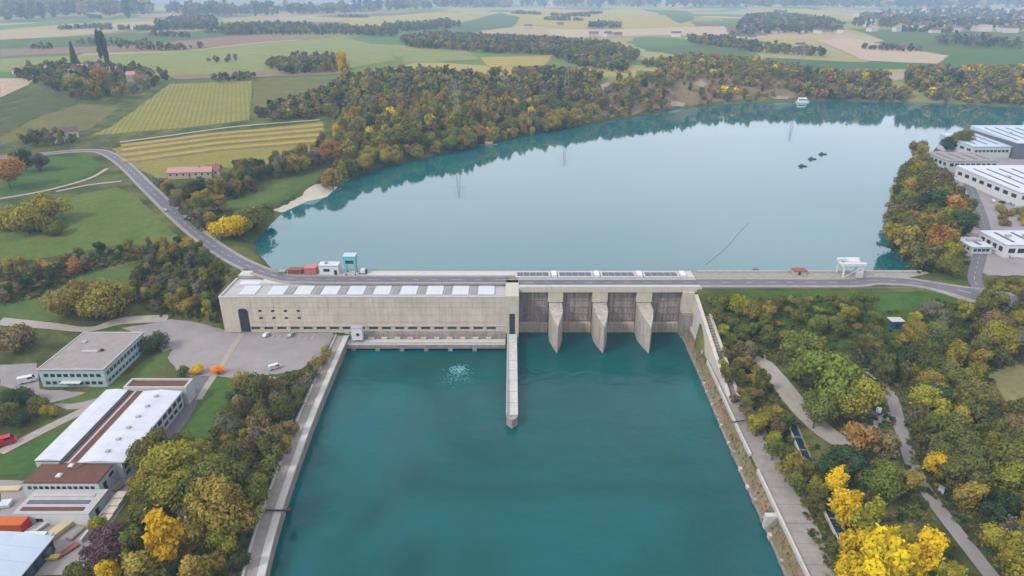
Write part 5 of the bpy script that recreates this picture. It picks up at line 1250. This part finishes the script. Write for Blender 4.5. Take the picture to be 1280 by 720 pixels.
spot(415, 222, 13, 'round0', 'ochre', 'ochre tree overhanging the water at the beach point')
spot(1040, 468, 38, 'round0', 'fresh green', 'large bright green tree above the gravel turning path')
spot(1008, 448, 32, 'round2', 'fresh green', 'large green tree between the slope and the gravel path')
spot(1062, 492, 30, 'round3', 'yellow green', 'large yellow-green tree beside the gravel turning place')
spot(1022, 508, 24, 'round1', 'olive green', 'olive tree on the bend of the gravel path')
spot(1078, 545, 20, 'round4', 'rusty orange', 'rusty orange tree at the fork of the two paths')
spot(1104, 556, 18, 'round2', 'tawny brown', 'tawny tree at the fork of the two paths')
spot(1058, 580, 26, 'round0', 'dark green', 'dark green tree behind the golden row')
spot(1100, 598, 24, 'round3', 'fresh green', 'fresh green tree behind the golden row')
spot(1140, 600, 16, 'round1', 'ochre', 'small ochre tree beside the narrow lane')
for k, (a, b, r_) in enumerate([(1050, 600, 17), (1060, 635, 20), (1085, 655, 19), (1075, 690, 22), (1110, 672, 19), (1105, 705, 24), (1140, 680, 20), (1135, 708, 20), (1160, 690, 18), (1095, 730, 24), (1190, 716, 18), (1060, 720, 14)]):
    spot(a, b, r_, ['round0', 'round2', 'tall0', 'round4', 'round1', 'tall1'][k % 6], 'golden yellow' if k % 4 != 2 else 'yellow green', (NTH[sum(1 for q in range(k) if q % 4 != 2)] + ' golden tree of the fish pass row, counted from the turning place') if k % 4 != 2 else (NTH[k // 4] + ' yellow-green tree of the golden fish pass row from the turning place'), group='row of trees beside the fish pass')
spot(1168, 580, 14, 'round2', 'golden yellow', 'small golden tree where the lane leaves the fork')
for k, (a, b, r_, c) in enumerate([(195, 560, 26, 'olive green'), (232, 575, 26, 'ochre'), (208, 575, 32, 'yellow green'), (250, 600, 36, 'olive green'), (180, 605, 24, 'yellow green'), (225, 612, 34, 'yellow green'), (280, 612, 30, 'olive green'), (262, 640, 36, 'ochre')]):
    HC = globals().setdefault('HC_', {}); HC[c] = HC.get(c, -1) + 1
    spot(a, b, r_, 'round%d' % (k % 5), c, NTH[HC[c]] + ' big ' + c + ' tree along the twin halls, counted from the end block', group='trees beside the twin halls')
spot(206, 672, 22, 'tall0', 'golden yellow', 'bright golden tree at the head of the bank footpath')
spot(128, 684, 26, 'round3', 'purple brown', 'purple-brown tree beside the construction yard')
spot(152, 665, 18, 'round1', 'yellow green', 'yellow-green tree beside the annex stair')
spot(120, 655, 14, 'round0', 'yellow green', 'small yellow-green tree at the corner of the annex')
spot(170, 650, 20, 'round4', 'olive green', 'olive tree beside the annex stair')
spot(135, 712, 14, 'round2', 'golden yellow', 'small golden tree below the purple-brown one')
for k, (a, b, r_, c) in enumerate([(20, 500, 17, 'dark green'), (45, 510, 15, 'olive green'), (8, 520, 18, 'olive green'), (62, 516, 11, 'ochre'), (30, 528, 14, 'dark green')]):
    spot(a, b, r_, 'bush%d' % (k % 3), c, ['dark green bush group beside the white van', 'olive bush next to the pale path of the halls', 'olive bush between the van and the lawn', 'small ochre bush between office block and halls', 'low dark green bush beside the pale path'][k])
# --- woods, tree by tree
scatter([(245, 560), (300, 500), (330, 476), (392, 468), (372, 540), (330, 640), (300, 740), (90, 740), (118, 690), (160, 640)], 5.6, {'olive green': 4, 'grey brown': 1.8, 'tawny brown': 1.2, 'ochre': 1.4, 'dark green': .8, 'yellow green': 2}, dict(MIXR, sparse0=1.4, sparse1=1.4, sparse2=1.2), .55, 1.15, 'in the wood behind the quay', 101, 60)
scatter([(380, 452), (420, 440), (400, 486), (372, 500)], 3.5, {'tawny brown': 2, 'ochre': 1, 'olive green': 1}, {'sparse0': 1, 'bush0': 1, 'bush1': 1}, .45, .7, 'beside the steel quay gate', 102, 10)
scatter([(186, 312), (250, 306), (292, 350), (276, 405), (200, 396), (170, 372), (186, 340)], 5.2, {'olive green': 4, 'grey brown': 2, 'ochre': 1.4, 'dark green': 2, 'yellow green': 1, 'tawny brown': 1}, MIXR, .5, .9, 'on the slope beside the powerhouse end wall', 103, 42)
scatter([(0, 345), (60, 335), (150, 312), (232, 302), (232, 312), (170, 325), (100, 345), (50, 372), (0, 385)], 4.6, {'tawny brown': 2, 'rusty orange': 2, 'ochre': 2, 'dark green': 2, 'olive green': 2}, dict(BSH, round0=.7, round1=.7, round2=.5), .55, .95, 'in the autumn hedge below the mown meadow', 104, 46)
scatter([(215, 262), (250, 232), (300, 232), (335, 240), (300, 262), (262, 290), (240, 285)], 6, {'olive green': 3, 'grey brown': 1.6, 'ochre': 1.6, 'dark green': 1, 'yellow green': 1}, MIXR, .75, 1.15, 'between the road and the reservoir lawn', 105, 30)
scatter([(185, 238), (230, 222), (330, 214), (402, 188), (410, 205), (360, 222), (300, 240), (210, 252)], 5.6, {'dark green': 2, 'olive green': 3, 'tawny brown': 1.4, 'ochre': 1.4, 'grey brown': 1.2}, RND, .8, 1.25, 'in the belt below the striped vineyard', 106, 44)
scatter([(1108, 322), (1112, 300), (1118, 262), (1134, 215), (1150, 186), (1200, 190), (1205, 235), (1225, 290), (1208, 335), (1180, 350), (1135, 338)], 6.2, {'olive green': 4, 'ochre': 2.4, 'yellow green': 1.6, 'rusty orange': .5, 'tawny brown': 1.2, 'dark green': 1}, RND, 1.2, 1.75, 'in the grove on the peninsula shore', 107, 52, occ=True)
spot(1200, 172, 12, 'round2', 'olive green', 'olive tree at the shore between two pale factory roofs')
spot(1186, 178, 9, 'round0', 'dark green', 'dark tree beside the grey flat-roofed factory wing')
spot(1185, 338, 16, 'bush0', 'olive green', 'round olive bush at the road junction')
scatter([(1228, 350), (1285, 355), (1285, 372), (1240, 366)], 3.2, {'ochre': 2, 'yellow green': 1, 'olive green': 1}, BSH, .6, .8, 'in the hedge before the gatehouse', 108, 18, occ=False)
scatter([(1240, 262), (1285, 262), (1285, 286), (1248, 284)], 5, {'ochre': 2, 'tawny brown': 1, 'yellow green': 1}, BSH, .9, 1.2, 'beside the white-roofed factory hall', 109, 12, occ=False)
scatter([(886, 376), (1090, 374), (1095, 424), (945, 440), (900, 440)], 4.4, {'olive green': 3, 'fresh green': 2.4, 'tawny brown': .6, 'yellow green': 2, 'ochre': .6}, dict(BSH, sparse0=.6, round3=.8, round1=.8), .6, 1.0, 'on the turf slope of the embankment', 110, 70)
scatter([(896, 440), (945, 440), (985, 520), (1010, 590), (1030, 650), (985, 610), (940, 540), (905, 480)], 4.6, {'olive green': 3, 'tawny brown': 1.6, 'ochre': 1.6, 'grey brown': .7, 'yellow green': 2, 'fresh green': 1}, dict(MIXR, bush0=1, bush1=1), .55, .9, 'between the promenade and the gravel path', 111, 56)
scatter([(1130, 400), (1290, 385), (1290, 450), (1232, 470), (1240, 510), (1290, 520), (1290, 740), (1262, 740), (1180, 620), (1145, 560), (1125, 470)], 6.2, {'olive green': 5, 'ochre': 2, 'grey brown': 1.2, 'dark green': 1.4, 'yellow green': 2.6, 'tawny brown': .8}, dict(MIXR, big0=1, big1=1, big2=1, big3=1), .8, 1.1, 'in the wood beside the narrow lane', 112, 80)
scatter([(1066, 420), (1130, 420), (1112, 490), (1096, 486)], 6, {'olive green': 3, 'dark green': 2, 'ochre': 1}, RND, .7, 1.0, 'behind the gravel turning place', 113, 14)
scatter([(1040, 660), (1080, 719), (1060, 740), (1035, 700)], 4, {'olive green': 2, 'yellow green': 1}, dict(BSH), .6, .9, 'between the fish pass and the promenade', 114, 10)
scatter([(1130, 375), (1230, 380), (1285, 392), (1285, 410), (1130, 408)], 5, {'yellow green': 2, 'ochre': 2, 'olive green': 2, 'grey brown': 1}, dict(BSH, round0=.5), .8, 1.1, 'under the road at the embankment end', 115, 22)
scatter([(424, 228), (480, 211), (560, 194), (650, 174), (720, 162), (720, 152), (650, 160), (560, 178), (480, 192), (430, 206)], 9, {'olive green': 3, 'yellow green': 3, 'ochre': 2.4, 'rusty orange': 1, 'fresh green': 1, 'golden yellow': .3, 'dark green': .6}, {'big0': 1, 'big1': 1, 'big2': 1, 'big3': 1, 'round0': .6, 'round2': .6}, .75, 1.1, 'along the reservoir shore wood', 116, 44, occ=False)
print('TREES', NTREE[0])

# ------------------------------------------------------------------ woods that read as one mass
MASS_V, MASS_T = [], []
FARK = [crown_arrays(4.6, 9.5, 6.4, 150, 1.25, 70 + s_) for s_ in range(6)] + [crown_arrays(3.4, 12, 7.4, 140, 1.2, 80 + s_) for s_ in range(2)]
NEARK = [crown_arrays(4.6, 9.5, 6.4, 520, .72, 90 + s_) for s_ in range(6)] + [crown_arrays(3.4, 12, 7.4, 460, .7, 97 + s_) for s_ in range(2)]
GAPS = [W(p) for p in ([(744, 116), (746, 104), (762, 100), (770, 112)], [(834, 140), (838, 127), (858, 127), (858, 140)], [(866, 116), (876, 98), (888, 106), (880, 116)], [(964, 132), (970, 119), (988, 119), (988, 132)], [(1104, 106), (1118, 91), (1138, 92), (1130, 106)], [(600, 100), (640, 96), (660, 102), (620, 108)])]
def mass(px, gap, colours, s0, s1, seed, near=False, maxn=3000, world=None):
    g = np.random.default_rng(seed); poly = world or W(px); pa = np.array(poly); lo, hi = pa.min(0), pa.max(0); K = NEARK if near else FARK
    nx_, ny_ = max(1, int((hi[0] - lo[0]) / gap)), max(1, int((hi[1] - lo[1]) / gap)); cnt = 0
    gx, gy = np.meshgrid(np.arange(nx_), np.arange(ny_)); x = lo[0] + (gx.ravel() + g.random(gx.size)) * gap; y = lo[1] + (gy.ravel() + g.random(gx.size)) * gap
    ok = inside(poly, x, y) & ~inside(SH, x, y) & (dist_poly(SH, x, y) > 3) & ((np.sin(x * .041 + seed) * np.sin(y * .037 + 2 * seed) + .5 * np.sin(x * .11) * np.sin(y * .093)) < .82) & (g.random(x.size) > .05)
    for gp_ in GAPS: ok &= ~inside(gp_, x, y)
    x, y = x[ok], y[ok]; z = hm(x, y)
    names = list(colours); pr = np.array([colours[c] for c in names]); pr = pr / pr.sum()
    for i in range(min(len(x), maxn)):
        v, t = K[g.integers(len(K))]; s_ = g.uniform(s0, s1); a = g.random() * 6.283; ca, sa = math.cos(a), math.sin(a)
        w_ = np.stack([x[i] + s_ * (v[:, 0] * ca - v[:, 1] * sa), y[i] + s_ * (v[:, 0] * sa + v[:, 1] * ca), z[i] + s_ * v[:, 2] - .5], 1)
        c = np.array(PAL[names[g.choice(len(names), p=pr)]][:3]) * g.uniform(.84, 1.16) * g.uniform(.95, 1.05, 3); MASS_V.append(w_); MASS_T.append(t * c); cnt += 1
    return cnt
def flush(name, label):
    v = np.concatenate(MASS_V); t = np.concatenate(MASS_T); n = len(t); MASS_V.clear(); MASS_T.clear()
    me = bpy.data.meshes.new(name); np_mesh(me, v, np.arange(4 * n).reshape(n, 4))
    a = me.attributes.new('tint', 'FLOAT_COLOR', 'FACE'); a.data.foreach_set('color', np.concatenate([t, np.ones((n, 1))], 1).astype(np.float32).ravel())
    me.materials.append(mat_leafs); o = bpy.data.objects.new(name, me); COL.objects.link(o); tag(o, label, 'woodland', kind='stuff'); print('MASS', name, n); return o
AUT = {'olive green': 4, 'ochre': 3, 'tawny brown': 1.6, 'rusty orange': .8, 'grey brown': 1, 'dark green': .8, 'yellow green': 3, 'golden yellow': .4, 'fresh green': 1}
mass([(424, 232), (440, 224), (480, 214), (560, 198), (650, 178), (720, 166), (720, 128), (640, 128), (560, 128), (470, 130), (420, 150)], 6.6, AUT, .6, 1.3, 1, True)
mass([(720, 167), (800, 150), (850, 140), (900, 134), (1004, 129), (1010, 104), (950, 96), (850, 92), (780, 104), (720, 126)], 8.6, dict(AUT, **{'tawny brown': 4, 'ochre': 4, 'rusty orange': 1.2}), .55, 1.15, 2, False)
flush('bank_woodland', 'autumn coloured wood covering the curved reservoir bank')
DK = {'dark green': 2.4, 'olive green': 3, 'grey brown': .6, 'tawny brown': .8, 'ochre': .6, 'yellow green': .5}
mass([(420, 150), (470, 130), (640, 128), (720, 126), (780, 102), (700, 92), (600, 96), (505, 92), (440, 100), (415, 112), (340, 150)], 8.5, dict(DK, ochre=1.4, **{'rusty orange': .3, 'yellow green': 1}), .8, 1.2, 3)
mass([(500, 50), (560, 44), (640, 50), (760, 58), (800, 70), (780, 92), (720, 84), (690, 70), (600, 66), (510, 60)], 11, DK, .9, 1.4, 4)
mass([(330, 84), (370, 74), (430, 74), (430, 90), (360, 94)], 9, DK, .8, 1.2, 5)
mass([(1000, 129), (1100, 130), (1200, 132), (1285, 137), (1285, 92), (1150, 96), (1100, 100), (1010, 96)], 7.2, dict(AUT, **{'grey brown': 3}), .9, 1.5, 6)
mass([(800, 84), (900, 92), (1010, 102), (1010, 92), (940, 80), (860, 74)], 9, AUT, .8, 1.2, 7)
mass([(860, 48), (905, 50), (960, 60), (1030, 66), (1028, 72), (940, 66), (862, 54)], 13, DK, .9, 1.4, 8)
flush('upland_woodland', 'darker wood and copses on the plateau behind the reservoir bank')
FD = {'dark green': 3, 'olive green': 2, 'grey brown': 1, 'ochre': .5}
mass([(195, 34), (225, 24), (270, 24), (272, 38), (200, 39)], 19, FD, 1.3, 2.0, 9)
mass([(270, 40), (300, 34), (420, 36), (490, 40), (500, 47), (400, 44), (280, 44)], 17, FD, 1.1, 1.8, 10)
mass([(480, 34), (560, 28), (580, 34), (500, 40)], 18, FD, 1.1, 1.8, 11)
mass([(920, 40), (930, 24), (960, 20), (1040, 28), (1052, 42), (1000, 43)], 20, FD, 1.1, 1.9, 12)
mass([(1060, 34), (1080, 20), (1180, 14), (1290, 18), (1290, 42), (1180, 40)], 38, FD, 1.3, 2.2, 13)
mass([(1160, 54), (1180, 50), (1270, 56), (1275, 62), (1200, 60)], 18, FD, 1.2, 1.8, 14)
mass([(735, 34), (775, 33), (780, 36), (738, 37)], 18, FD, 1.5, 2.0, 15)
mass([(0, 30), (90, 22), (180, 24), (200, 14), (0, 12)], 70, FD, 4, 6, 16)
mass([(200, 16), (430, 13), (640, 7), (640, 10), (430, 18), (240, 22)], 60, FD, 3, 5, 17)
mass([(560, 8), (800, 5), (1000, 6), (1280, 8), (1280, 12), (1000, 11), (700, 10)], 90, FD, 4, 6, 18, maxn=1200)
rg = random.Random(77)
for k in range(34):                                         # hedge lines and single trees between the parcels
    a, b = rg.uniform(0, 1280), rg.uniform(14, 62)
    if 480 < a < 1000 and b > 44: continue
    L_ = rg.uniform(15, 90); s_ = rg.uniform(-.05, .05); h_ = .7 + b * .014
    mass([(a, b), (a + L_, b + L_ * s_), (a + L_, b + L_ * s_ + h_), (a, b + h_)], 9.5, FD, .6, 1.3, 300 + k, maxn=90)
flush('far_woodland', 'dark far woods and tree belts across the hazy plain')
mass([(18, 94), (70, 84), (140, 86), (210, 98), (200, 112), (150, 128), (80, 126), (66, 112), (30, 104)], 13, dict(DK, ochre=.8), .8, 1.3, 20, True)
mass([(265, 100), (320, 94), (322, 102), (270, 104)], 10, DK, .6, .9, 21)
mass([(318, 148), (345, 134), (400, 118), (420, 112), (410, 140), (345, 154)], 8, DK, .7, 1.0, 22)
mass([(25, 178), (60, 168), (98, 172), (96, 184), (40, 186)], 8, DK, .6, .95, 23, True)
mass([(260, 77), (300, 74), (300, 78), (262, 80)], 16, DK, .7, 1.0, 24)
flush('hamlet_copse', 'dark trees and hedges around the hamlet and vineyards')
# undergrowth between the near trees
UG = {'olive green': 4, 'tawny brown': 1, 'grey brown': 1.4, 'dark green': 2.4, 'ochre': .4, 'fresh green': 1}
def scrub(poly, gap, seed, s0=.16, s1=.34, px=True):
    g = np.random.default_rng(seed); pl = W(poly) if px else poly; pa = np.array(pl); lo, hi = pa.min(0), pa.max(0)
    gx, gy = np.meshgrid(np.arange(lo[0], hi[0], gap), np.arange(lo[1], hi[1], gap)); x = gx.ravel() + g.random(gx.size) * gap; y = gy.ravel() + g.random(gx.size) * gap
    ok = inside(pl, x, y) & ~inside(SH, x, y); x, y = x[ok], y[ok]; z = hm(x, y)
    px_ = np.array([proj(a, b, c + .8) for a, b, c in zip(x, y, z)]) if len(x) else np.zeros((0, 2))
    bad = np.zeros(len(x), bool)
    for k in KEEP: bad |= inside(k, px_[:, 0], px_[:, 1])
    names = list(UG); pr = np.array(list(UG.values())); pr = pr / pr.sum()
    for i in np.nonzero(~bad)[0]:
        v, t = SCR[g.integers(len(SCR))]; s_ = g.uniform(s0, s1) / .25
        MASS_V.append(np.stack([x[i] + s_ * v[:, 0], y[i] + s_ * v[:, 1], z[i] + s_ * v[:, 2]], 1)); MASS_T.append(t * np.array(PAL[names[g.choice(len(names), p=pr)]][:3]) * g.uniform(.75, 1.15))
SCR = [crown_arrays(1.4, 1.8, .3, 60, .34, 200 + s_, 'bush') for s_ in range(5)]
scrub([(245, 560), (300, 480), (400, 462), (372, 540), (330, 640), (300, 740), (90, 740), (160, 640)], 2.3, 31)
scrub([(170, 320), (250, 306), (292, 350), (276, 405), (200, 396), (170, 380)], 2.3, 32)
scrub([(890, 372), (1100, 372), (1290, 385), (1290, 740), (1035, 740), (985, 600), (905, 470)], 2.4, 33)
scrub([(0, 345), (60, 335), (150, 312), (232, 302), (232, 312), (170, 325), (100, 345), (50, 372), (0, 385)], 2.4, 34)
scrub([(200, 262), (250, 232), (335, 240), (300, 262), (250, 295)], 2.6, 35)
scrub([(1098, 318), (1120, 300), (1118, 262), (1128, 215), (1150, 186), (1200, 190), (1205, 235), (1225, 290), (1208, 335), (1150, 344)], 3, 36)
o = flush('undergrowth', 'low tangled scrub between the trees on both banks'); o['category'] = 'undergrowth'

# ------------------------------------------------------------------ haze over the plain
m_h = bpy.data.materials.new('haze'); m_h.use_nodes = True; n = m_h.node_tree; n.nodes.remove(n.nodes['Principled BSDF'])
pv = n.nodes.new('ShaderNodeVolumePrincipled'); pv.inputs['Color'].default_value = (.55, .73, 1.0, 1); pv.inputs['Density'].default_value = 1.35e-4
n.links.new(pv.outputs[0], n.nodes['Material Output'].inputs['Volume'])
hz_ = MB().box(-15000, 15000, -1200, 16500, -8, 260).build('haze', m_h); tag(hz_, 'thin pale blue haze over the valley and plain', 'haze', kind='stuff')
